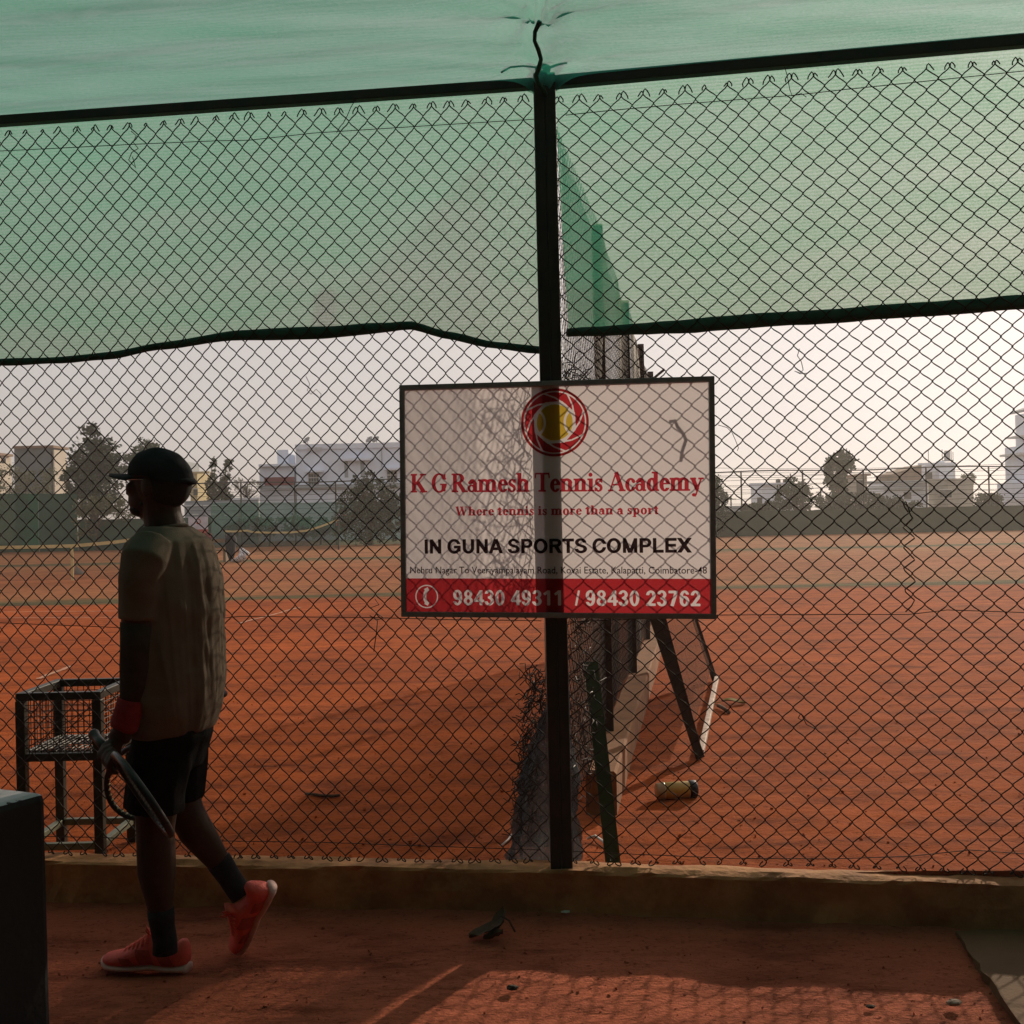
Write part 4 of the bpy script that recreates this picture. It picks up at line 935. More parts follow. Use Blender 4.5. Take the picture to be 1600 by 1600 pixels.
def limb(mb, pts, n=18):
    """tapering limb: (px, py, Y, half width px[, depth ratio])"""
    cs = [H(p_[0], p_[1], p_[2]) for p_ in pts]; secs = []
    for i, c in enumerate(cs):
        t = (cs[min(i + 1, len(cs) - 1)] - cs[max(i - 1, 0)]).normalized(); a = Vector((0, 1, 0)).cross(t).normalized(); b = t.cross(a).normalized()
        r = px2m(pts[i][3], pts[i][2]); q_ = pts[i][4] if len(pts[i]) > 4 else 1.0; secs.append((c, a * r, b * r * q_))
    return mb.loft(secs, n)
def torso_secs(rows, Y=YM, ratio=1.55):
    secs = []
    for py, xl, xr in rows:
        hw = px2m((xr - xl) / 2, Y); c = H((xl + xr) / 2, py, Y); k = hw / math.hypot(LT.x * ratio, FW_.x); secs.append((c, LT * k * ratio, FW_ * k))
    return secs
body = MB()
# head: skull, jaw, brow, nose, lips, chin, ear
hc = H(248, 757); fx = FW_; lx = LT; ux = UPV
def hp(f, l, u): return hc + fx * f + lx * l + ux * u
body.ball(hp(-.008, 0, .012), fx * .098, lx * .076, ux * .104)
body.ball(hp(.045, 0, -.045), fx * .062, lx * .058, ux * .068)
body.ball(hp(.070, 0, -.078), fx * .032, lx * .036, ux * .026)          # chin
body.ball(hp(.088, 0, .022), fx * .014, lx * .044, ux * .012)           # brow
body.loft([(hp(.096, 0, .012), lx * .009, ux * .010), (hp(.110, 0, -.010), lx * .013, ux * .010), (hp(.121, 0, -.022), lx * .016, ux * .010), (hp(.106, 0, -.034), lx * .015, ux * .007)], 12)
body.ball(hp(.102, 0, -.050), fx * .010, lx * .024, ux * .008); body.ball(hp(.099, 0, -.062), fx * .010, lx * .022, ux * .008)
for s in (1, -1):
    body.ball(hp(.062, s * .044, -.010), fx * .030, lx * .022, ux * .024)  # cheek
    body.ball(hp(-.012, s * .078, -.010), fx * .020, lx * .010, ux * .032) # ear
    body.ball(hp(-.010, s * .080, -.034), fx * .010, lx * .008, ux * .010)
limb(body, [(250, 780, YM, 30, 1), (254, 806, YM, 29, 1), (260, 832, YM, 33, 1), (262, 850, YM, 45, 1)])
body.loft(torso_secs([(838, 238, 298), (856, 220, 308), (890, 219, 318), (960, 221, 322), (1030, 223, 320), (1090, 224, 320), (1140, 224, 318), (1175, 228, 312)]), 24)
# arms
YL_, YR_ = 3.28, 3.63
limb(body, [(236, 868, 3.32, 30), (226, 885, YL_, 31), (219, 930, YL_, 28), (215, 985, YL_, 25), (214, 1010, YL_, 24), (213, 1040, YL_, 24), (208, 1085, YL_, 19), (200, 1118, YL_, 16), (192, 1140, YL_, 15.5), (185, 1156, YL_, 18, .6)])
limb(body, [(298, 868, 3.56, 26), (308, 890, YR_, 26), (312, 950, YR_, 23), (313, 1000, YR_ + .03, 21), (316, 1040, YR_ + .03, 19), (318, 1085, YR_, 15), (316, 1100, YR_, 15, .6)])
# legs
YLL, YRL = 3.40, 3.55
limb(body, [(258, 1140, YLL + .02, 42), (250, 1200, YLL, 41), (244, 1262, YLL, 33), (243, 1296, YLL, 29), (244, 1330, YLL, 29.5), (245, 1362, YLL + .01, 29), (249, 1402, YLL + .01, 22), (254, 1440, YLL + .02, 16.5), (258, 1468, YLL + .02, 16), (258, 1485, YLL + .02, 17)])
limb(body, [(280, 1150, YRL, 40), (282, 1200, YRL, 36), (283, 1250, YRL, 30), (292, 1272, YRL, 27.5), (306, 1298, YRL + .01, 27), (324, 1322, YRL + .03, 23), (344, 1350, YRL + .05, 17), (364, 1380, YRL + .06, 15), (374, 1394, YRL + .06, 15)])
# left hand closed round the racquet grip: palm, four fingers, thumb
GA, GB = H(178, 1186, 3.235), H(258, 1285, 2.95)          # racquet axis near the hand
gd = (GB - GA).normalized(); gc = GA - gd * .02
hn = Vector((-.35, -.93, .1)).normalized(); hn = (hn - gd * hn.dot(gd)).normalized(); hs = gd.cross(hn).normalized()
body.loft([(H(187, 1150, 3.272), hn * .018, hs * .030), (H(181, 1172, 3.265), hn * .020, hs * .040), (H(175, 1196, 3.262), hn * .019, hs * .043), (H(170, 1214, 3.262), hn * .014, hs * .036)], 16)
for i, (L_, o) in enumerate(((.030, -.014), (.033, .008), (.031, .030), (.026, .050))):
    k0 = gc + gd * (o + .012) ; rad = .027
    pts = [k0 + (hs * math.cos(a) + hn * math.sin(a)) * rad * e for a, e in ((2.9, 1.25), (2.2, 1.25), (1.5, 1.15), (.8, 1.05), (.2, 1.0), (-.4, .95))]
    body.tube(pts, .0088, 9, rs=[.0098, .0096, .009, .0086, .0080, .0068])
body.tube([gc + hs * -.030 + gd * -.03, gc + hs * -.020 + gd * -.022 + hn * .022, gc + hs * .004 + gd * -.012 + hn * .033, gc + hs * .022 + gd * -.002 + hn * .028], .010, 9, rs=[.013, .0115, .010, .0075])
# right hand behind the hips holds the other racquet
rh = H(314, 1118, YR_)
body.ball(rh, Vector((.030, 0, 0)), Vector((0, .018, 0)), Vector((0, 0, .042)))
ra, rb = H(349, 1081, YR_ + .01), H(236, 1190, YR_ - .04); rdv = (rb - ra).normalized(); rside = rdv.cross(Vector((0, 1, 0))).normalized(); rn = rdv.cross(rside)
for i in range(4):
    k0 = ra + rdv * (.070 + i * .021); body.tube([k0 + (rside * math.cos(a) + rn * math.sin(a)) * .025 for a in (-1.2, -.4, .4, 1.2, 2.0, 2.7)], .0085, 8, rs=[.0095, .0095, .009, .0085, .008, .007])
body.tube([rh + Vector((.0, -.01, .02)), ra + rdv * .10 + rside * .03, ra + rdv * .12 - rn * .026], .0095, 8, rs=[.012, .010, .008])
bm_ = remesh(body, .0062, 2)
person = obj("person", bm_, "skin", smooth=True, loc=(H(255, 1200).x, YM, 0))
tag(person, "man in olive T-shirt, dark cap, black shorts and red shoes walking left with a racquet", "person")
# hair under the cap
hr_ = MB(); hr_.ball(hp(-.030, 0, .004), fx * .085, lx * .080, ux * .088)
hr_.v = [v for v in hr_.v]
obj("hair", remesh(hr_, .008, 2), "hair", person, smooth=True)
obj("beard", remesh(MB().ball(hp(.060, 0, -.080), fx * .042, lx * .052, ux * .026).ball(hp(.030, 0, -.062), fx * .030, lx * .060, ux * .022), .006, 2), "hair", person, smooth=True)
# glasses
gm = MB().tube([hp(-.015, .078, .014), hp(.03, .072, .016), hp(.085, .060, .016)], .0016, 6)
for s in (1, -1): gm.tube([hp(.096 - .012 * abs(math.cos(a)), s * .033 + .021 * math.cos(a), .006 + .016 * math.sin(a)) for a in np.linspace(0, 6.283, 18)], .0014, 6)
gm.tube([hp(.096, .012, .012), hp(.100, 0, .014), hp(.096, -.012, .012)], .0014, 6)
obj("glasses", gm, "metal_bright", person, smooth=True)
# cap: crown, brim, strap
cm_ = MB()
def capf(a, b):
    th = a * 2 * math.pi; ph = b * math.pi / 2; c_ = math.cos(ph)
    f = .1105 * c_ * math.cos(th); l = .090 * c_ * math.sin(th); back = max(0, -math.cos(th))
    seam_ = .0015 * math.cos(th * 6) * c_
    return hp(f * (1 + seam_ * 6) - .010, l, .026 - .030 * back * (1 - b) + .094 * math.sin(ph) ** .9 + .012 * (1 - b) * max(0, math.cos(th)) + .0035 * noise.noise(Vector((f * 22, l * 22, b * 4))))
cm_.grid(capf, 48, 16)
def capin(a, b): 
    v = capf(a, b * .98); return v + (hp(-.01, 0, .03) - v).normalized() * .004
cm_.grid(capin, 48, 16)
hat = obj("cap", cm_, "cap", person, smooth=True)
br = MB()
def brim(a, b, dz=0):
    th = (a - .5) * 2.3; r0 = .098; r1 = .098 + .088 * b * math.cos(th * .68) ** .8
    return hp(-.010 + r1 * math.cos(th) * 1.03, .088 * math.sin(th) * (1 + .12 * b), .038 + .006 * b - .030 * (math.sin(th) ** 2) * (.4 + .6 * b) - .002 * b + dz)
br.grid(lambda a, b: brim(a, b), 26, 8); br.grid(lambda a, b: brim(a, b, -.005), 26, 8)
obj("brim", br, "cap", hat, smooth=True)
st_ = MB().tube([hp(-.010 - .112 * math.cos(a), .090 * math.sin(a), .000 + .006 * math.cos(a)) for a in np.linspace(-.5, .5, 9)], .008, 8, rs=[.006, .008, .009, .009, .0095, .009, .009, .008, .006])
obj("strap", st_, "cap", hat, smooth=True)
# shirt: torso and sleeves in one surface with hanging folds
shm = MB()
shm.loft(torso_secs([(822, 228, 292), (832, 222, 306), (846, 208, 322), (866, 203, 328), (900, 204, 336), (950, 206, 340), (1000, 207, 341), (1050, 209, 341), (1085, 210, 340), (1110, 212, 337), (1132, 214, 331), (1142, 217, 326)]), 40)
limb(shm, [(238, 856, 3.34, 34), (225, 876, YL_, 36), (219, 905, YL_, 33), (217, 940, YL_, 30), (216, 968, YL_, 29.5)], 28)
limb(shm, [(296, 858, 3.55, 30), (308, 880, YR_, 29), (312, 920, YR_, 26), (313, 966, YR_ + .01, 25)], 28)
shm = remesh(shm, .0066, 5)
def fold(v):
    v = Vector(v); rel = v - H(272, 960); a = math.atan2(rel.dot(LT), rel.dot(FW_)); zz = v.z
    lo_ = max(0, min(1, (1.30 - zz) / .5))
    wv_ = noise.noise(Vector((a * 3.4 + zz * 1.2, zz * 1.3, 1))) + .55 * noise.noise(Vector((a * 8 + zz * 2.2, zz * 2.4, 5)))
    dg_ = noise.noise(Vector((rel.x * 9 + zz * 14, rel.y * 6, zz * 5)))
    spine = math.exp(-((a - 2.55) / .16) ** 2) * (1 if zz > 1.0 else .5)
    rg = 1 - 2 * abs(noise.noise(Vector((a * 2.6 + zz * 1.6, zz * 1.1, 8)))); d_ = (.0065 * wv_ + .007 * (rg ** 3 if rg > 0 else rg * .3)) * (.5 + .5 * lo_) * (1 - .6 * max(0, min(1, (.95 - zz) / .12))) + .0045 * dg_ - .009 * spine
    n_ = Vector((rel.x, rel.y, 0)); n_ = n_.normalized() if n_.length > 1e-6 else n_
    return tuple(v + n_ * (max(d_, -.011) + .004 * noise.noise(Vector((zz * 11 + a * 2.2, a * 3, 2)))) * min(1, max(0, (1.44 - zz) / .1)))
shm.v = [fold(v) for v in shm.v]
m = mat("shirt", (.160, .130, .100), (.120, .096, .072), 7, .95, .25, 320, spec=.06)
sh = obj("shirt", shm, "shirt", person, smooth=True)
obj("collar", MB().tube([H(260, 830) + LT * .066 * math.cos(a) + FW_ * .064 * math.sin(a) + UPV * (.006 - .012 * math.sin(a)) for a in np.linspace(0, 6.283, 26)], .007, 8), "shirt", sh, smooth=True)
# bright panel of the undershirt at the hem
def neon(a, b):
    th = .95 + .42 * a; s0 = torso_secs([(1104, 209, 342), (1139, 214, 330)]); c_ = s0[0][0].lerp(s0[1][0], b); A2 = s0[0][1].lerp(s0[1][1], b); B2 = s0[0][2].lerp(s0[1][2], b)
    return c_ + (A2 * math.cos(th) + B2 * math.sin(th)) * 1.055
obj("hem_panel", MB().grid(neon, 10, 6), "neon", sh, smooth=True)
# left forearm sleeve and wristband
fs_ = limb(MB(), [(215, 972, YL_, 26.2), (214, 1010, YL_, 25.2), (213, 1040, YL_, 25), (208, 1085, YL_, 20), (206, 1094, YL_, 19)], 24)
obj("arm_sleeve", fs_, "sleeve", person, smooth=True)
wb = limb(MB(), [(207, 1091, YL_, 18.5), (206, 1095, YL_, 21.5), (201, 1112, YL_, 22), (195, 1132, YL_, 22), (194, 1137, YL_, 21), (193, 1139, YL_, 17)], 28)
obj("wristband", wb, "wristband", person, smooth=True)
# shorts
so_ = MB()
so_.loft(torso_secs([(1122, 220, 327), (1150, 216, 326), (1180, 209, 318), (1200, 208, 312)], YM, 1.5), 30)
limb(so_, [(262, 1150, YLL + .03, 46), (252, 1195, YLL, 46), (243, 1232, YLL - .01, 46), (240, 1264, YLL - .01, 47)], 30)
limb(so_, [(284, 1150, YRL, 40), (284, 1185, YRL, 40), (284, 1222, YRL, 37), (285, 1248, YRL, 35)], 30)
so_ = remesh(so_, .0066, 3)
def sfold(v):
    v = Vector(v); f = max(0, min(1, (.92 - v.z) / .3)); return (v.x + f * .012 * noise.noise(Vector((v.x * 16, v.y * 16, v.z * 3))), v.y + f * .014 * noise.noise(Vector((v.x * 16 + 9, v.y * 16, v.z * 3))), v.z)
so_.v = [sfold(v) for v in so_.v]
obj("shorts", so_, "shorts", person, smooth=True)
# socks
obj("sock", limb(MB(), [(251, 1420, YLL + .01, 20.0), (252, 1430, YLL + .01, 20.4), (254, 1448, YLL + .02, 18.6), (258, 1470, YLL + .02, 18.3), (258, 1488, YLL + .02, 19)], 20), "sock", person, smooth=True)
obj("sock", limb(MB(), [(341, 1344, YRL + .05, 19.5), (345, 1350, YRL + .05, 19.5), (358, 1370, YRL + .06, 17.5), (370, 1388, YRL + .06, 17.5), (378, 1400, YRL + .06, 17)], 20), "sock", person, smooth=True)
# shoes: built once in their own axes (x to the toe, z up), then placed
SH = [(-.004, .024, .090, .020), (.006, .020, .106, .029), (.022, .018, .104, .034), (.046, .017, .084, .036), (.072, .017, .078, .037), (.098, .017, .092, .037), (.114, .017, .112, .035), (.128, .017, .112, .037), (.150, .017, .100, .041), (.180, .017, .082, .045), (.210, .016, .067, .047), (.240, .016, .057, .046), (.268, .017, .052, .040), (.286, .020, .047, .029), (.295, .025, .040, .015)]
mat('shoe_overlay', (.40, .045, .035), (.55, .09, .06), 30, .5)
def shoe(origin, ax, up, side, k=1.0):
    up_, so2, la = MB(), MB(), MB()
    def T(x, y, z): return origin + ax * (x * k) + side * (y * k) + up * (z * k)
    secs = []
    n = 24
    vs = []
    for x, zb, zt, hw in SH:
        for j in range(n):
            a = 2 * math.pi * j / n; c_, s_ = math.cos(a), math.sin(a); z = (zb + zt) / 2 + (zt - zb) / 2 * (abs(s_) ** .7) * (1 if s_ > 0 else -1)
            y = hw * (abs(c_) ** .75) * (1 if c_ > 0 else -1) * (1 - .30 * max(0, s_) * (1 if x > .03 else .6)); vs.append(T(x, y, z))
    q_ = len(SH)
    up_.add(vs, [(i * n + j, i * n + (j + 1) % n, (i + 1) * n + (j + 1) % n, (i + 1) * n + j) for i in range(q_ - 1) for j in range(n)] + [tuple(range(n - 1, -1, -1)), tuple(range((q_ - 1) * n, q_ * n))])
    o = obj("shoe", up_, "shoe", person, smooth=True)
    so2.loft([(T(x - .003 if x < .1 else x + .003, 0, .013 + (.012 if x > .27 else 0) * (x - .27) / .025 + .004 * math.exp(-((x - .11) / .03) ** 2)), side * k * (hw + .005), up * k * (.0135 if x > .02 else .017)) for x, zb, zt, hw in SH], 20)
    obj("sole", so2, "shoe_sole", o, smooth=True)
    for i in range(6):
        x = .128 + i * .016; zt = .114 - i * .0098
        la.tube([T(x, -.030, zt - .016), T(x + .004, -.016, zt + .001), T(x + .006, 0, zt + .004), T(x + .004, .016, zt + .001), T(x, .030, zt - .016)], .0042 * k, 6)
    la.tube([T(.122, .006, .112), T(.136, .016, .132), T(.132, .020, .150), T(.126, .012, .126)], .003 * k, 6)
    la.tube([T(.122, -.004, .112), T(.142, -.012, .130), T(.150, -.018, .120), T(.138, -.014, .112)], .003 * k, 6)
    for s2 in (-1, 1):
        ov = MB()
        for x0, x1, z0, z1 in ((.03, .075, .028, .062), (.10, .150, .030, .078), (.165, .205, .026, .050)):
            def pf(a, b):
                x = x0 + (x1 - x0) * a + .018 * b; z = z0 + (z1 - z0) * b
                for (xa, ba, ta, wa), (xb, bb, tb, wb) in zip(SH[:-1], SH[1:]):
                    if xa <= x <= xb: t_ = (x - xa) / (xb - xa); zb_, zt_, hw_ = ba + (bb - ba) * t_, ta + (tb - ta) * t_, wa + (wb - wa) * t_; break
                sn = max(-.999, min(.999, (z - (zb_ + zt_) / 2) / ((zt_ - zb_) / 2))); s1 = abs(sn) ** (1 / .7) * (1 if sn > 0 else -1); c1 = math.sqrt(1 - s1 * s1)
                return T(x, s2 * (hw_ * c1 ** .75 * (1 - .30 * max(0, s1)) + .0022), z)
            ov.grid(pf, 6, 5)
        obj("overlay", ov, "shoe_overlay", o, smooth=True)
    obj("laces", la, "lace", o, smooth=True)
    tg = MB().loft([(T(.110, 0, .100), side * .022 * k, ax * .005 * k), (T(.108, 0, .122), side * .024 * k, ax * .005 * k), (T(.106, 0, .138), side * .018 * k, ax * .004 * k)], 14)
    obj("tongue", tg, "lace", o, smooth=True)
fa = Vector((-1, .16, 0)).normalized(); hl = G(289, 1520, 0.0); hl.y += .03; hl.z = pathz(hl.x, hl.y) + .001
shoe(hl, fa, UPV, fa.cross(UPV) * -1, 1.0)
ra_ = (H(357, 1470, YRL + .07) - H(412, 1372, YRL + .07)).normalized(); ra_ = (ra_ + Vector((0, .28, 0))).normalized()
us_ = Vector((-.86, -.10, -.5)); us_ = (us_ - ra_ * us_.dot(ra_)).normalized()
shoe(H(430, 1386, YRL + .03), ra_, us_, ra_.cross(us_) * -1, .98)

# ------------------------------------------------------------------ racquets
def racquet(label, butt, axis, face_n, L_, grip=.19, headl=.335, headw=.245, fr="racquet", st="string", gm_="racquet_pale"):
    axis = axis.normalized(); fn = (face_n - axis * face_n.dot(axis)).normalized(); sd = axis.cross(fn)
    r = thing("tennis_racquet", label, "tennis racquet", butt)
    obj("grip", MB().tube([butt + axis * t for t in (0, .006, .012, .05, grip)], .015, 10, rs=[.017, .0185, .0155, .0145, .014]), "racquet", r, smooth=True)
    f = MB(); hc_ = butt + axis * (L_ - headl / 2)
    f.tube([hc_ + axis * (headl / 2 * math.cos(a)) + sd * (headw / 2 * math.sin(a)) for a in np.linspace(0, 6.283, 44)], .0105, 8, cap=False)
    for s in (1, -1): f.tube([butt + axis * (grip - .002) + sd * .006 * s, butt + axis * (L_ - headl - .05) + sd * .018 * s, hc_ - axis * headl * .42 + sd * headw * .28 * s], .0095, 8)
    obj("frame", f, fr, r, smooth=True)
    sg = []
    for i in range(-7, 8):
        o = i / 8 * headw / 2; h = headl / 2 * math.sqrt(max(0, 1 - (o / (headw / 2)) ** 2)); sg.append([hc_ + sd * o - axis * h, hc_ + sd * o + axis * h])
    for i in range(-8, 9):
        o = i / 9 * headl / 2; h = headw / 2 * math.sqrt(max(0, 1 - (o / (headl / 2)) ** 2)); sg.append([hc_ + axis * o - sd * h, hc_ + axis * o + sd * h])
    obj("strings", np_tubes(sg, .0009, 4, tuple(fn)), st, r)
    gr = MB()
    for a in np.linspace(0, 6.283, 40)[:-1]:
        gr.ball(hc_ + axis * ((headl / 2 - .009) * math.cos(a)) + sd * ((headw / 2 - .009) * math.sin(a)), axis * .0045, sd * .0045, fn * .006, 6, 4)
    obj("grommets", gr, gm_, r)
    return r
d1 = (GB - GA).normalized()
racquet("black racquet gripped in the man's left hand, head seen nearly edge on", GB - d1 * .575, d1, Matrix.Rotation(R(-17), 3, d1) @ Vector((.84, 0, .55)), .575, grip=.13, gm_="racquet")
racquet("racquet held behind the man, pale dotted rim showing by the cart leg", ra, (H(160, 1290, 3.9) - ra), Vector((-.235, -.944, -.233)), .685, headl=.34, headw=.25)
# ------------------------------------------------------------------ far side of the courts
mat("white_wall", (.78, .83, .92), (.70, .75, .84), 1.2, .9, stretch=(1, 1, .4))
mat("grey_wall", (.33, .36, .38), (.28, .31, .33), 1.0, .9)
mat("dark_wall", (.15, .17, .175), (.12, .14, .145), 1.0, .9)
mat("beige_wall", (.52, .46, .38), (.46, .40, .33), 1.0, .9)
mat("yellow_wall", (.46, .38, .20), (.40, .32, .17), 1.0, .9)
mat("plaster", (.36, .33, .28), (.30, .28, .24), 1.2, .9)
mat("brown_wall", (.24, .16, .11), (.19, .12, .085), 1.2, .9)
mat("maroon", (.22, .035, .045), None, 3, .7)
mat("window_glass", (.03, .035, .04), None, 4, .25)
mat("white_trim", (.72, .72, .72), None, 4, .7)
mat("dish", (.30, .30, .30), None, 5, .5)
mat("tank", (.04, .04, .045), None, 4, .5)
mat("tank_pale", (.42, .42, .44), None, 4, .6)
mat("far_metal", (.05, .055, .05), None, 8, .6, metal=.3)
mat("bark", (.10, .075, .055), (.06, .045, .035), 12, .95)
mat("leaf_dark", (.006, .027, .010), (.018, .054, .018), .9, .75, lo=.3, hi=.7)
mat("leaf_mid", (.012, .038, .013), (.036, .070, .020), .9, .75, lo=.3, hi=.7)
mat("leaf_pale", (.070, .090, .035), (.13, .14, .06), .9, .75, lo=.3, hi=.7)
mat("line_white", (.56, .33, .22), (.46, .20, .10), 5, .9)
mat("tape", (.62, .52, .26), (.50, .40, .18), 4, .8)
mat("board_white", (.60, .58, .62), None, 3, .7); mat("board_red", (.42, .06, .05), None, 3, .7)
mat("bag_dark", (.02, .024, .03), None, 8, .8); mat("bag_white", (.75, .74, .72), (.1, .1, .12), 26, .7, lo=.48, hi=.56)
mat("wood", (.22, .15, .09), None, 6, .8)

# court lines on the left court
def line(a, b, wd, name="court_line", label=None):
    mb = MB(); d = (b - a); d.z = 0; d.normalize(); s = Vector((-d.y, d.x, 0)) * wd / 2
    n = 24
    for i in range(n + 1):
        p = a.lerp(b, i / n); z = courtz(p.x, p.y, p.y - fence_y(max(-3.6, min(3.6, p.x)))) + .006; mb.v += [(p.x - s.x, p.y - s.y, z), (p.x + s.x, p.y + s.y, z)]
    mb.f = [(2 * i, 2 * i + 1, 2 * i + 3, 2 * i + 2) for i in range(n)]
    return tag(obj(name, mb, "line_white"), label, "court line", kind="structure")
line(G(-120, 957, Z0), G(240, 955, Z0), .05, label="faint white baseline across the left court")
line(G(-120, 967, Z0), G(240, 964, Z0), .05, label="second faint white line just before the baseline on the left court")
line(G(372, 975, Z0), G(470, 949, Z0), .05, label="faint white sideline running back on the clay right of the man")
line(G(60, 1062, Z0), G(110, 1042, Z0), .05, label="short faint white line on the clay behind the ball cart")

# tennis nets
def tennis_net(label, tape, Y, base_y, posts):
    t = [P(x, y, Y) for x, y in tape]; r = thing("tennis_net", label, "tennis net", (t[0].x, Y, Z0))
    mb = MB()
    for i, p in enumerate(t): mb.v += [(p.x, p.y, Z0 + .01), (p.x, p.y, p.z - .02)]
    mb.f = [(2 * i, 2 * i + 2, 2 * i + 3, 2 * i + 1) for i in range(len(t) - 1)]
    obj("mesh", mb, "tennis_mesh", r)
    tp_ = MB()
    for a, b in zip(t[:-1], t[1:]): tp_.bar(a, b, .03, .085)
    obj("tape", tp_, "tape", r)
    for x in posts:
        k = min(range(len(tape)), key=lambda i: abs(tape[i][0] - x)); p = t[k]; obj("post", MB().tube([(p.x, p.y + .06, Z0), (p.x, p.y + .06, p.z + .04)], .04, 10), "far_metal", r)
    return r, t
n1, t1 = tennis_net("tennis net with yellowish tape and centre strap, behind the man's shoulder on the left court", [(-200, 857), (-60, 856), (0, 855.5), (60, 854.5), (113, 853), (150, 850), (180, 847), (210, 843), (245, 838)], 27.5, 905, [245])
p = t1[4]; obj("centre_strap", MB().box((p.x, p.y - .03, (p.z + Z0) / 2), (.06, .02, p.z - Z0)), "tape", n1)
st1 = P(116, 893, 27.3); tag(obj("dark_rag", MB().grid(lambda a, b: G(116 + 14 * a, 898 - 2 * b, Z0) + Vector((0, .1 * b, .22 * (1 - a) * b + .02)), 8, 4), "cloth_dark", smooth=True), "small dark rag at the foot of the near tennis net's strap", "rag")
tennis_net("far tennis net with sagging pale tape in front of the green screens", [(352, 830), (365, 830.5), (378, 829.5), (386, 829), (395, 831.5), (420, 832.3), (453, 832), (480, 829), (500, 823), (520, 815.5), (528, 812)], 50, 858, [352, 528])

# far chain link fence: rail, posts, strands
YF = 59.0
def fy(px, base): return base
ff = thing("boundary_fence", "tall thin boundary fence of posts and wire strands along the far side of the courts", "fence", (0, YF, Z0))
railz = 3.62
lx0, lx1 = P(290, 800, YF).x, P(1760, 780, YF).x
obj("top_rail", MB().tube([(lx0 + (lx1 - lx0) * i / 30, YF, railz + .05 * math.sin(i * 1.1)) for i in range(31)], .035, 6), "far_metal", ff)
posts = [377, 461, 525, 1060, 1159, 1255, 1350, 1448, 1546, 1642]
for x in posts:
    q_ = P(x, 790, YF); obj("post", MB().tube([(q_.x, YF, Z0), (q_.x, YF, railz)], .045, 8), "far_metal", ff)
sw = [[(lx0 + (lx1 - lx0) * i / 20, YF + .02, z + .03 * math.sin(i * 1.9 + z * 7)) for i in range(21)] for z in np.linspace(1.6, 3.4, 8)]
obj("wire_strands", np_tubes(sw, .011, 4, (0, 1, .2)), "far_metal", ff)

def screen(name, x0, x1, top, m, label, Y=YF - .15, sag=.0, thick=.02, seed=0):
    a, b = P(x0, 830, Y).x, P(x1, 830, Y).x; zt0, zt1 = P(x0, top[0], Y).z, P(x1, top[1], Y).z
    n = max(4, int((b - a) / .35)); mb = MB()
    for s in (0, thick):
        mb.grid(lambda u, v: Vector((a + (b - a) * u, Y + s + .05 * noise.noise(Vector((u * n * .5, v * 2, seed))), Z0 + (zt0 + (zt1 - zt0) * u - Z0 + .05 * noise.noise(Vector((u * n * .3, seed, 0)))) * v)), n, 6)
    return tag(obj(name, mb, m, smooth=True), label, "windscreen")
screen("windscreen", -260, 60, (772, 771), "far_screen", "tall dark green windscreen at the far left edge of the courts", seed=1)
mat("far_screen_green", (.012, .065, .040), (.016, .078, .048), 1.5, .9)
screen("windscreen", 61, 121, (771, 772), "far_screen_green", "brighter green windscreen panel left of the tall dark tree's foot", seed=2)
screen("windscreen", 122, 330, (812, 808), "far_screen_green", "low green windscreen under the brown creeper behind the man's face", seed=3)
screen("windscreen", 330, 640, (786, 784), "far_screen_thin", "thin see-through green windscreen in front of the white house", seed=4)
screen("windscreen", 640, 1110, (805, 800), "far_screen", "dark green windscreen hidden mostly by the sign", seed=5)
mat("far_screen_olive", (.026, .044, .022), (.034, .054, .027), 1.5, .9)
screen("windscreen", 1112, 1760, (800, 786), "far_screen_olive", "long olive green windscreen along the far right side of the courts", seed=6)

# ------------------------------------------------------------------ trees and shrubs
def leaves(mb, blobs, n, size, rnd, hang=0.0, hollow=.55):
    vol = [b[3] * b[4] * b[5] for b in blobs]; tot = sum(v ** .67 for v in vol)
    for (x, y, z, a, b, c), v in zip(blobs, vol):
        k = int(n * (v ** .67) / tot)
        clumps = []
        for _ in range(max(4, k // 26)):
            d = Vector((rnd.gauss(0, 1), rnd.gauss(0, 1), rnd.gauss(0, 1))).normalized() * (hollow + (1.12 - hollow) * rnd.random() ** .6); clumps.append((Vector((x + d.x * a, y + d.y * b, z + d.z * c)), min(a, b, c) * rnd.uniform(.16, .34)))
        for i in range(k):
            cc_, rr_ = clumps[rnd.randrange(len(clumps))]; o = cc_ + Vector((rnd.gauss(0, 1), rnd.gauss(0, 1), rnd.gauss(0, .8))) * rr_ * .62
            s = size * rnd.uniform(.6, 1.3); u = Vector((rnd.gauss(0, 1), rnd.gauss(0, 1), rnd.gauss(0, .7) - hang)).normalized(); w_ = u.orthogonal().normalized(); w_ = (Matrix.Rotation(rnd.random() * 6.28, 3, u) @ w_)
            mb.add([o, o + u * s * .5 + w_ * s * .30, o + u * s, o + u * s * .5 - w_ * s * .30], [(0, 1, 2, 3)])
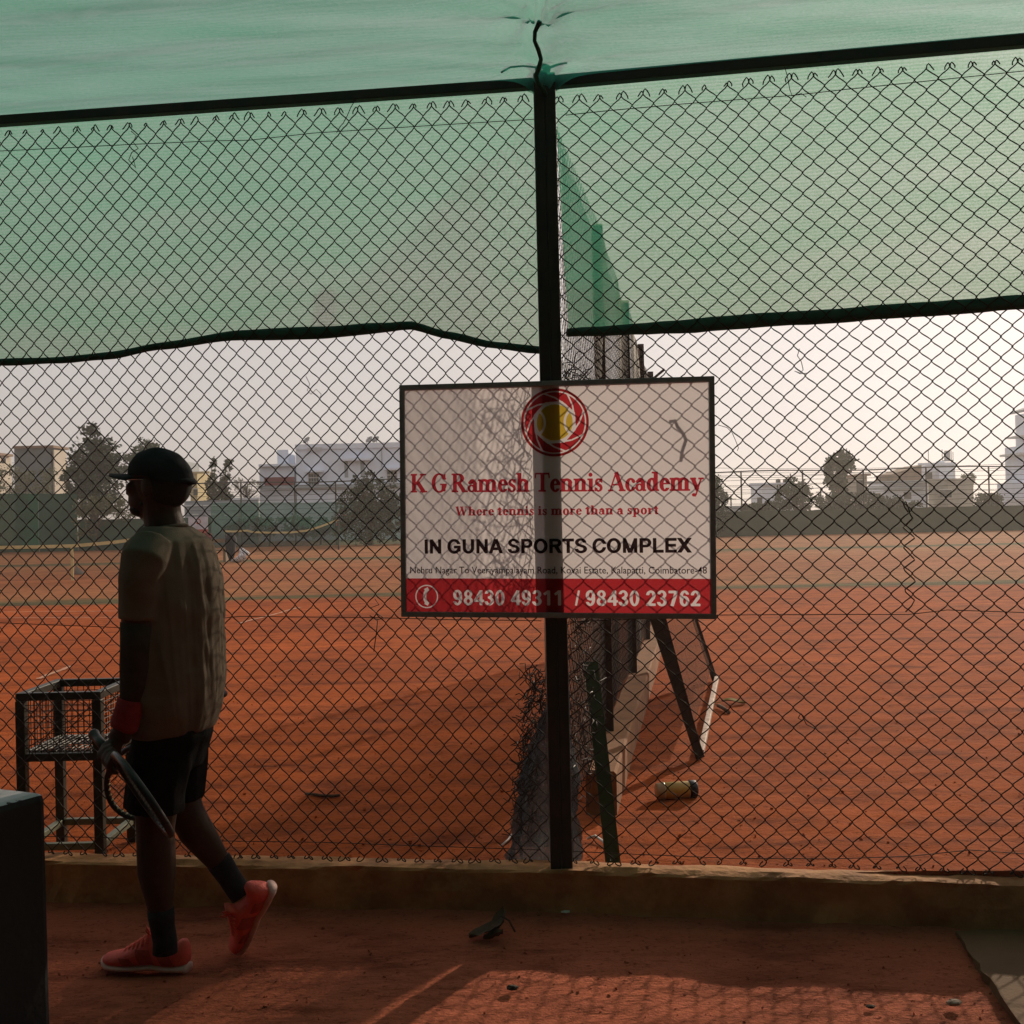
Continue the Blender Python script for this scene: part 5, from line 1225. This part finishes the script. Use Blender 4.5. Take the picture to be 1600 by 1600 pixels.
def tree(name, label, cat, px, Y, blobs, n, size, m, trunk=None, seed=0, group=None, hang=0.0, base=None, limbs=5, hollow=.55):
    """blobs: (px, py, half width px, half height px) ellipses of the outline at depth Y"""
    rnd = random.Random(seed); s = Y / FOC; b0 = P(px, 800, Y); zb = Z0
    r = thing(name, label, cat, (b0.x, Y, zb), group)
    n = int(n * 2.0); size = size * .66; bl = []
    for (bx, by, hw, hh) in blobs:
        c_ = P(bx, by, Y); bl.append((c_.x, Y + rnd.uniform(-.5, .5) * hw * s, c_.z, hw * s, hw * s * .9, hh * s))
    tk = MB(); cen = Vector((sum(b[0] for b in bl) / len(bl), Y, sum(b[2] for b in bl) / len(bl)))
    tr_ = trunk or .12
    top = max(b[2] for b in bl)
    tk.tube([(b0.x, Y, zb - .05), (b0.x + .05, Y, zb + (cen.z - zb) * .5), (cen.x, Y, cen.z), (cen.x + .1, Y + .1, top)], tr_, 8, rs=[tr_ * 1.25, tr_, tr_ * .6, tr_ * .2])
    for b in bl:
        for _ in range(limbs):
            e = Vector((b[0] + rnd.uniform(-.7, .7) * b[3], b[1] + rnd.uniform(-.7, .7) * b[4], b[2] + rnd.uniform(-.5, .8) * b[5])); st0 = Vector((b0.x, Y, zb + (cen.z - zb) * rnd.uniform(.45, 1.0)))
            tk.tube([st0, st0.lerp(e, .5) + Vector((0, 0, .08 * (e - st0).length)), e], .03, 5, rs=[tr_ * .45, tr_ * .25, tr_ * .1])
    obj("trunk", tk, "bark", r, smooth=True)
    cw = MB(); leaves(cw, bl, n, size, rnd, hang, hollow); obj("crown", cw, m, r)
    return r
tree("tree", "tall dark bushy tree beside the grey block, tallest on the left skyline", "tree", 145, 64, [(145, 688, 14, 24), (140, 722, 32, 30), (163, 712, 20, 26), (125, 755, 24, 32), (160, 755, 28, 34), (142, 785, 34, 20)], 5200, .34, "leaf_dark", .22, 1)
tree("tree", "looser tree with sky gaps showing behind the man's cap", "tree", 225, 70, [(226, 697, 20, 11), (208, 712, 18, 12), (238, 716, 22, 18), (195, 730, 12, 10), (222, 750, 26, 22)], 1900, .30, "leaf_mid", .18, 2, hollow=.3)
tree("creeper_shrub", "brown leafy creeper over the low windscreen in front of the man's face", "shrub", 150, 58.4, [(142, 792, 22, 14), (165, 790, 24, 16), (195, 795, 22, 16), (133, 818, 14, 24)], 1500, .22, "leaf_pale", .05, 3)
tree("slender_tree", "thin feathery tree rising beside the yellow house", "tree", 333, 72, [(334, 728, 6, 14), (330, 755, 10, 16), (338, 775, 14, 16)], 900, .28, "leaf_mid", .08, 4, hang=.6, hollow=.2)
tree("slender_tree", "thin leaning feathery tree just left of the bare shrub", "tree", 348, 72, [(357, 724, 7, 13), (351, 744, 8, 14), (346, 765, 10, 16), (352, 780, 12, 12)], 900, .28, "leaf_mid", .08, 5, hang=.6, hollow=.2)
tree("bare_shrub", "bare twiggy shrub left of the white house", "shrub", 385, 72, [(385, 756, 20, 16), (398, 765, 14, 12), (374, 768, 12, 12)], 320, .16, "leaf_pale", .06, 6, limbs=16)
tree("round_shrub", "big dark round shrub in front of the white house, touching the sign's left edge", "shrub", 577, 57.5, [(578, 772, 30, 24), (555, 795, 26, 30), (600, 795, 28, 32), (577, 815, 44, 32), (620, 800, 16, 40), (556, 748, 6, 8), (575, 745, 8, 8)], 4200, .26, "leaf_dark", .12, 7)
tree("dark_tree", "dark tree peeping out right of the sign", "tree", 1100, 57.8, [(1100, 775, 24, 34), (1112, 770, 18, 26), (1118, 795, 18, 34), (1095, 815, 34, 24)], 3200, .26, "leaf_dark", .14, 8)
tree("round_shrub", "rounded tree in front of the small white building with black tanks", "tree", 1243, 66, [(1243, 763, 18, 16), (1230, 778, 20, 16), (1255, 782, 14, 16)], 1700, .28, "leaf_mid", .12, 9)
tree("tall_tree", "tall ragged tree with a full top, highest on the right skyline", "tree", 1310, 74, [(1312, 715, 13, 11), (1308, 728, 18, 14), (1322, 726, 12, 12), (1305, 748, 16, 12), (1312, 764, 13, 12), (1298, 742, 9, 8)], 2200, .36, "leaf_mid", .20, 10, hollow=.35)
k_ = 0
for (x, y, hw, hh, m_, lb) in ((1300, 786, 24, 14, "leaf_mid", "bushy hedge clump below the tall ragged tree"), (1342, 785, 24, 16, "leaf_dark", "darker hedge clump in front of the flat-roofed stair tower"), (1392, 790, 24, 14, "leaf_mid", "hedge clump in front of the long white house"),
                             (1425, 794, 18, 10, "leaf_mid", "low hedge clump left of the plaster house wall"), (1545, 783, 22, 14, "leaf_mid", "clump of bushes right of the plaster house wall"), (1512, 752, 10, 12, "leaf_pale", "thin plants on the roof edge of the plaster house"),
                             (40, 752, 42, 24, "leaf_pale", "light green bushes in front of the grey block on the far left"), (420, 822, 60, 14, "leaf_dark", "dark low shrubs behind the see-through windscreen"), (500, 822, 40, 14, "leaf_dark", "dark low shrubs left of the big round shrub"), (1190, 792, 30, 8, "leaf_mid", "low shrubs at the foot of the small white building")):
    k_ += 1
    Yk = 60.5 if y > 815 else (68 if y > 775 else 79)
    if x == 1512: Yk = 88
    tree("shrub", lb, "shrub", x, Yk, [(x - hw * .4, y + 2, hw * .65, hh), (x + hw * .4, y, hw * .65, hh * .9)], 1100 if hw > 20 else 500, .28, m_, .05, 20 + k_, limbs=3)

# ------------------------------------------------------------------ houses
def block(mb, x0, y0, x1, y1, Y, depth, comp=True):
    """a box that fills the photo rectangle, its receding side wall included"""
    if comp and depth > 1.2:
        depth = min(depth, 4.0); k = (Y + depth) / Y; w0 = x1 - x0
        if x0 > 810: x0 = min(800 + (x0 - 800) * k, x0 + .55 * w0)
        elif x1 < 790: x1 = max(800 - (800 - x1) * k, x1 - .55 * w0)
    a, b = P(x0, y0, Y), P(x1, y1, Y); zt = a.z; zb = min(b.z, zt - .05)
    return mb.box(((a.x + b.x) / 2, Y + depth / 2, (zt + zb) / 2), (abs(b.x - a.x), depth, zt - zb))
def part(name, rects, m, par, Y, depth, comp=True):
    mb = MB()
    for r in rects: block(mb, *r, Y, depth, comp)
    return obj(name, mb, m, par)
def house(name, label, px, Y): return thing(name, label, "building", (P(px, 800, Y).x, Y, Z0))
GB_ = 850          # a row of the picture below the ground line: walls run down to the ground
def window(par, r, Y, m="window_glass", frame=True, bars=(1, 1)):
    x0, y0, x1, y1 = r; s = .6
    f = MB()
    if frame:
        for q_ in ((x0 - s, y0 - s, x1 + s, y0), (x0 - s, y1, x1 + s, y1 + s), (x0 - s, y0, x0, y1), (x1, y0, x1 + s, y1)): block(f, *q_, Y - .06, .06)
        for i in range(1, bars[0] + 1):
            x = x0 + (x1 - x0) * i / (bars[0] + 1); block(f, x - .35, y0, x + .35, y1, Y - .05, .03)
        for i in range(1, bars[1] + 1):
            y = y0 + (y1 - y0) * i / (bars[1] + 1); block(f, x0, y - .3, x1, y + .3, Y - .055, .03)
    else: block(f, x0 - s, y0 - s, x1 + s, y0, Y - .06, .06)
    w_ = obj("window", f, "white_trim", par); obj("pane", block(MB(), x0, y0, x1, y1, Y - .02, .02), m, w_); return w_
# white villa
Yv = 74
v = house("white_house", "white two storey house with maroon panel and dishes on its roof, left of the sign", 520, Yv)
part("wall", [(405, 727, 462, GB_)], "white_wall", v, Yv + .3, 9, False); part("wall", [(462, 697, 690, GB_)], "white_wall", v, Yv, 10, False)
part("tower", [(433, 703, 451, 727)], "white_wall", v, Yv + 1, 2.4, False)
part("parapet", [(461, 694.5, 691, 697.5), (404, 725.5, 462, 728)], "white_wall", v, Yv - .12, .5)
part("ledge", [(404, 759, 540, 761.2), (540, 757, 690, 759)], "grey_wall", v, Yv - .45, .45)
part("canopy", [(476, 735, 504, 737.5), (532, 716, 578, 719), (600, 731, 626, 734)], "white_wall", v, Yv - .6, .6)
part("maroon_panel", [(413, 746, 460, 759)], "maroon", v, Yv + .15, .15)
window(v, (482, 740, 498, 759), Yv, bars=(3, 2)); window(v, (538, 720, 544, 746), Yv, "grey_wall", False); window(v, (563, 720, 570, 745), Yv, "grey_wall", False); window(v, (605, 736, 620, 754), Yv, bars=(2, 2))
part("drain_pipe", [(595.5, 697, 597, 730)], "grey_wall", v, Yv - .1, .1)
rr2 = MB()
for x in (482, 488, 494, 500): block(rr2, x, 700, x + 1, 706, Yv - .2, .06)
block(rr2, 480, 699, 503, 700.2, Yv - .2, .06); block(rr2, 480, 703, 503, 704, Yv - .2, .06); obj("railing", rr2, "white_trim", v)
for i, (dx, dy) in enumerate(((480, 689), (578, 688), (588, 688))):
    c_ = P(dx, dy, Yv + 1); r = thing("satellite_dish", ("grey satellite dish alone on the white house roof's left part", "left of the paired satellite dishes on the white house roof", "right of the paired satellite dishes on the white house roof")[i], "satellite dish", c_)
    n_ = Vector((-.5, -.6, .62)).normalized(); a_ = n_.orthogonal().normalized(); b_ = n_.cross(a_)
    obj("bowl", MB().grid(lambda p_, q_: c_ + (a_ * math.cos(p_ * 6.2832) + b_ * math.sin(p_ * 6.2832)) * .30 * q_ + n_ * .10 * q_ * q_, 18, 5), "dish", r, smooth=True)
    obj("mast", MB().tube([c_ - n_ * .03, c_ + Vector((.03, .06, -.2)), c_ + Vector((.03, .06, P(dx, 697, Yv + 1).z - c_.z))], .022, 6), "far_metal", r)
    obj("feed_arm", MB().tube([c_ - b_ * .26, c_ + n_ * .36], .014, 5), "far_metal", r)
# compound wall with broken white stripes
cw_ = thing("compound_wall", "blue grey compound wall with broken white stripes left of the white house", "wall", (P(350, 800, 66).x, 66, Z0))
part("wall", [(288, 783, 404, GB_)], "grey_wall", cw_, 66, .25)
part("stripe", [(286, 789, 315, 791), (317, 789, 343, 791), (357, 789, 372, 790.5), (383, 788.5, 396, 790), (300, 803, 310, 805), (321, 803, 338, 805.5), (341, 803, 345, 805.5), (350, 803, 377, 805.5), (381, 803, 390, 805.5), (393, 803, 402, 805)], "white_trim", cw_, 65.96, .04)
part("coping", [(362, 778, 404, 782)], "white_trim", cw_, 66.4, .3)
# far left blocks
gb = house("grey_house", "grey box house with beige side wall, far left skyline", 62, 82)
obj("wall", block(MB(), 22, 699, 82, GB_, 82, 2.4, False), "dark_wall", gb); obj("roof", block(MB(), 20, 697, 83.5, 699.5, 81.8, 2.9, False), "brown_wall", gb)
a = P(82, 699.5, 82); obj("side_wall", MB().box((a.x + .05, 83.2, (a.z + Z0) / 2 - .1), (.1, 2.3, a.z - Z0 - .1)), "beige_wall", gb)
bb = house("beige_house", "small beige house behind the grey box house at the left edge", 5, 90)
part("wall", [(-70, 709, 20, GB_)], "beige_wall", bb, 90, 6); part("roof", [(-72, 707, 21, 709.5)], "brown_wall", bb, 89.7, 7); window(bb, (2, 716, 9, 724), 90, frame=False)
yh = house("yellow_house", "yellow house with dark stair head behind the man's neck", 312, 88)
part("wall", [(297, 739, 326, GB_)], "yellow_wall", yh, 88, 6); part("stair_head", [(283, 721, 297, 739)], "grey_wall", yh, 88.5, 4); part("parapet", [(296, 737, 327, 739.5)], "yellow_wall", yh, 87.8, .4); window(yh, (302, 764, 309, 774), 88, frame=False)
# right: small white building with tanks
wb_ = house("white_hut", "small plain white building with two black tanks on its roof", 1204, 80)
part("wall", [(1173, 757, 1240, GB_)], "white_wall", wb_, 80, 6); part("parapet", [(1172, 755, 1241, 757.5)], "white_wall", wb_, 79.8, .5); window(wb_, (1183, 777, 1191, 786), 80, frame=False)
lw = house("boundary_wall", "low pale wall left of the small white building", 1150, 79); lw["category"] = "wall"
part("wall", [(1118, 791, 1172, GB_)], "grey_wall", lw, 79, .3)
for i, x in enumerate((1216, 1227)):
    c_ = P(x, 756, 81); r = tag(obj("water_tank", MB().tube([c_ + Vector((0, 0, t)) for t in (-.02, .02, .30, .36, .38)], .2, 14, rs=[.17, .18, .18, .12, .03]), "tank", smooth=True), "black roof tank, %s one on the small white building" % ("left" if i == 0 else "right"), "water tank")
sx2 = house("stair_tower", "narrow pale stair tower with flat overhanging roof", 1343, 84)
part("wall", [(1330, 743, 1357, GB_)], "plaster", sx2, 84, 4); part("roof", [(1324, 740, 1361, 743)], "brown_wall", sx2, 83.3, 5.4); window(sx2, (1338, 750, 1349, 772), 84, frame=False)
lh = house("long_house", "long low white house with tapering brown upper storey and roof water tower", 1430, 88)
part("wall", [(1357, 754, 1452, GB_)], "white_wall", lh, 88, 8); part("ledge", [(1356, 762, 1445, 763.5), (1356, 752, 1453, 754.5)], "grey_wall", lh, 87.5, .6)
part("upper_storey", [(1438, 725, 1493, 754)], "white_wall", lh, 88.6, 6); part("parapet", [(1437, 723.5, 1494, 726)], "white_wall", lh, 88.4, .4)
a, b, c, d = P(1394, 741, 88.4), P(1440, 726, 88.4), P(1440, 754, 88.4), P(1394, 754, 88.4)
mb = MB(); 
for dy in (0, 4): mb.v += [tuple(q_ + Vector((0, dy, 0))) for q_ in (a, b, c, d)]
mb.f = [(0, 1, 2, 3), (4, 7, 6, 5), (0, 4, 5, 1), (1, 5, 6, 2), (2, 6, 7, 3), (3, 7, 4, 0)]; obj("sloping_wall", mb, "brown_wall", lh)
part("lean_to", [(1370, 741.5, 1398, 743.2)], "brown_wall", lh, 88, 3); part("lean_to_post", [(1375, 743, 1376, 754)], "far_metal", lh, 88.1, .1)
window(lh, (1446, 738, 1457, 751), 88.6, frame=False); window(lh, (1366, 771, 1376, 782), 88, frame=False); window(lh, (1412, 769, 1424, 780), 88, frame=False)
wt_ = thing("water_tower", "pale water tank on a stand above the long white house", "water tower", P(1479, 724, 90))
c_ = P(1480, 713, 90); obj("tank", MB().tube([c_ + Vector((0, 0, t)) for t in (-.42, -.40, .42, .48)], .24, 14, rs=[.22, .24, .24, .20]), "tank_pale", wt_, smooth=True)
part("stand", [(1474, 719, 1490, 720.2), (1486, 704, 1487, 724), (1489, 706, 1489.8, 724), (1472, 702, 1473, 724), (1474, 720, 1475, 724)], "far_metal", wt_, 90, .08)
part("base", [(1470, 720, 1476, 725)], "white_wall", wt_, 89.9, 1)
ant = tag(obj("antenna", MB().tube([P(1450.5, 726, 89), P(1450.5, 704, 89)], .025, 5), "far_metal"), "thin antenna mast on the long white house roof", "antenna")
ph = house("plaster_house", "bare plaster house wall with one square window below the water tower", 1486, 86)
part("wall", [(1450, 750, 1523, GB_)], "plaster", ph, 86, 7); part("parapet", [(1449, 748.5, 1524, 751)], "plaster", ph, 85.8, .4); window(ph, (1469, 765, 1487, 777), 86, frame=False)
th_ = house("tall_house", "tall pale house with overhanging roof at the right edge", 1600, 80)
def far_x(x): return 800 + (x - 800) * 1.05
part("wall", [(1586, 641, 1760, GB_)], "white_wall", th_, 80, 4); part("wing", [(1570, 696, 1700, GB_)], "white_wall", th_, 80.6, 3); part("low_wing", [(1558, 754, 1690, GB_)], "white_wall", th_, 79.5, 3)
a = P(1586, 641, 84); b = P(1571, 712, 83.5); c = P(1571, 756, 83.5)
obj("brown_face", MB().box((P(far_x(1571), 712, 80.6).x - .06, 82.1, (b.z + c.z) / 2), (.12, 2.8, b.z - c.z)), "brown_wall", th_)
q_ = P(1577, 711, 82); obj("balcony", MB().box((q_.x + 1, 81.5, q_.z), (2.4, 3.4, .16)), "white_trim", th_)
q_ = P(1584, 683, 82); obj("ledge", MB().box((q_.x + 1, 81.8, q_.z), (2.2, 3.0, .12)), "white_trim", th_)
e0 = P(1573, 644, 84.5); e1 = P(1603, 630, 82); mb = MB()
for dy in (-4.8, .2):
    for q_ in (e0, Vector((e0.x + 3.2, e0.y, e0.z + 1.0)), Vector((e0.x + 7, e0.y, e0.z - .2))): mb.v += [tuple(q_ + Vector((.35, dy, 0))), tuple(q_ + Vector((.35, dy, -.2)))]
mb.f = [(0, 2, 3, 1), (2, 4, 5, 3), (6, 7, 9, 8), (8, 9, 11, 10), (0, 6, 8, 2), (2, 8, 10, 4), (1, 3, 9, 7), (3, 5, 11, 9), (0, 1, 7, 6), (4, 10, 11, 5)]
obj("roof", mb, "grey_wall", th_)
window(th_, (1635, 700, 1650, 722), 80, bars=(1, 1))
part("white_shed", [(1573, 780, 1660, 793)], "white_trim", th_, 70, 2)
# utility poles and cables
def pole(x, ytop, Y, label):
    r = thing("utility_pole", label, "utility pole", P(x, 830, Y)); t = P(x, ytop, Y)
    obj("shaft", MB().tube([(t.x, Y, Z0), (t.x, Y, t.z)], .07, 8, rs=[.10, .06]), "far_metal", r); obj("crossarm", MB().box((t.x, Y - .05, t.z - .35), (.9, .07, .07)), "far_metal", r); return t
p1_ = pole(1235, 740, 95, "utility pole behind the rounded tree on the right"); p2_ = pole(1282, 763, 100, "shorter utility pole left of the tall ragged tree"); p3_ = pole(1142, 774, 98, "short utility pole left of the small white building")
cb = []
for (x0, y0, x1, y1, Y) in ((1100, 731, 1600, 724, 100), (1100, 738, 1600, 730, 104), (1100, 745, 1340, 738, 100), (1100, 760, 1330, 752, 98), (1100, 768, 1300, 760, 97), (1500, 755, 1640, 750, 98), (1500, 764, 1640, 760, 97)):
    a, b = P(x0, y0, Y), P(x1, y1, Y); cb.append([a.lerp(b, i / 12) + Vector((0, 0, -.25 * math.sin(math.pi * i / 12))) for i in range(13)])
for i, c_ in enumerate(cb): tag(obj("cable", np_tubes([c_], .018, 4, (0, 1, .2)), "far_metal"), "thin overhead cable crossing the hazy sky right of the sign", "cable", "overhead cables on the right")
# small boards on the far fence
def board(px0, py0, px1, py1, Y, label):
    r = thing("notice_board", label, "notice board", P((px0 + px1) / 2, (py0 + py1) / 2, Y))
    part("panel", [(px0, py0, px1, py1)], "board_white", r, Y, .04); h = py1 - py0
    part("red_strip", [(px0, py1 - h * .22, px1, py1)], "board_red", r, Y - .012, .01)
    c_ = P((px0 + px1) / 2, py0 + h * .27, Y - .01); obj("emblem", MB().tube([c_ + Vector((.13 * math.cos(a), 0, .13 * math.sin(a))) for a in np.linspace(0, 6.283, 16)], .025, 5), "board_red", r); return r
board(294, 808, 325, 833, 58.2, "distant white notice board with red strip beside the man's shoulder"); board(525, 803, 548, 821, 57.0, "small white notice board with red strip beside the big round shrub")
gt_ = tag(obj("brick_stub", block(MB(), 310, 834, 328, 852, 58.4, .5), "maroon"), "low reddish brick stub under the distant notice board", "brick pier")
# bench with a bag
Yb = 38.0; bx0, bx1 = P(342, 870, Yb).x, P(357, 870, Yb).x
be = thing("bench", "small brown bench on the far clay just right of the man's back", "bench", ((bx0 + bx1) / 2, Yb, Z0))
bx0 -= .5
obj("seat", MB().box(((bx0 + bx1) / 2, Yb, Z0 + .42), (bx1 - bx0, .38, .05)), "wood", be)
for x in (bx0 + .1, bx1 - .1): obj("leg", MB().box((x, Yb, Z0 + .2), (.09, .34, .39)), "wood", be)
obj("backrest", MB().box(((bx0 + bx1) / 2, Yb + .22, Z0 + .75), (bx1 - bx0, .04, .14)).bar((bx1 - .05, Yb + .2, Z0 + .4), (bx1 - .05, Yb + .22, Z0 + .82), .04, .03), "wood", be)
c_ = G(361, 878, Z0)
def bag(a, b):
    th = a * 6.2832; z = b; f = (1 + .2 * noise.noise(Vector((math.cos(th) * 2, math.sin(th) * 2, z * 3)))) * math.sin(math.pi * (.12 + .83 * (1 - z) ** .8)) ; return c_ + Vector((.20 * f * math.cos(th), .18 * f * math.sin(th), 1.02 * z))
tag(obj("ball_bag", MB().grid(bag, 20, 14), "bag_dark", smooth=True), "dark upright bag standing at the end of the far bench", "bag")
c2_ = G(374, 879, Z0)
def bag2(a, b):
    th = a * 6.2832; f = math.sin(math.pi * b) ** .6 * (1 + .3 * noise.noise(Vector((math.cos(th) * 2, math.sin(th) * 2, b * 4)))); return c2_ + Vector((.30 * f * math.cos(th), .16 * f * math.sin(th), .26 * b * (1 + .9 * math.cos(th)) + .06 * b))
tag(obj("sports_bag", MB().grid(bag2, 22, 12), "bag_white", smooth=True), "black and white sports bag lying on the clay beside the dark upright bag", "bag")

# ------------------------------------------------------------------ air
m, N, L = newmat("haze_air")
out = N.new("ShaderNodeOutputMaterial"); pv = N.new("ShaderNodeVolumePrincipled"); pv.inputs["Color"].default_value = (.93, .90, .86, 1)
pv.inputs["Density"].default_value = 0.0012; pv.inputs["Anisotropy"].default_value = .5; L.new(pv.outputs[0], out.inputs["Volume"])
hz = obj("haze", MB().box((0, 180, 5.2), (700, 480, 12.4)), "haze_air"); tag(hz, "pale dusty haze over the courts", "haze", kind="stuff")
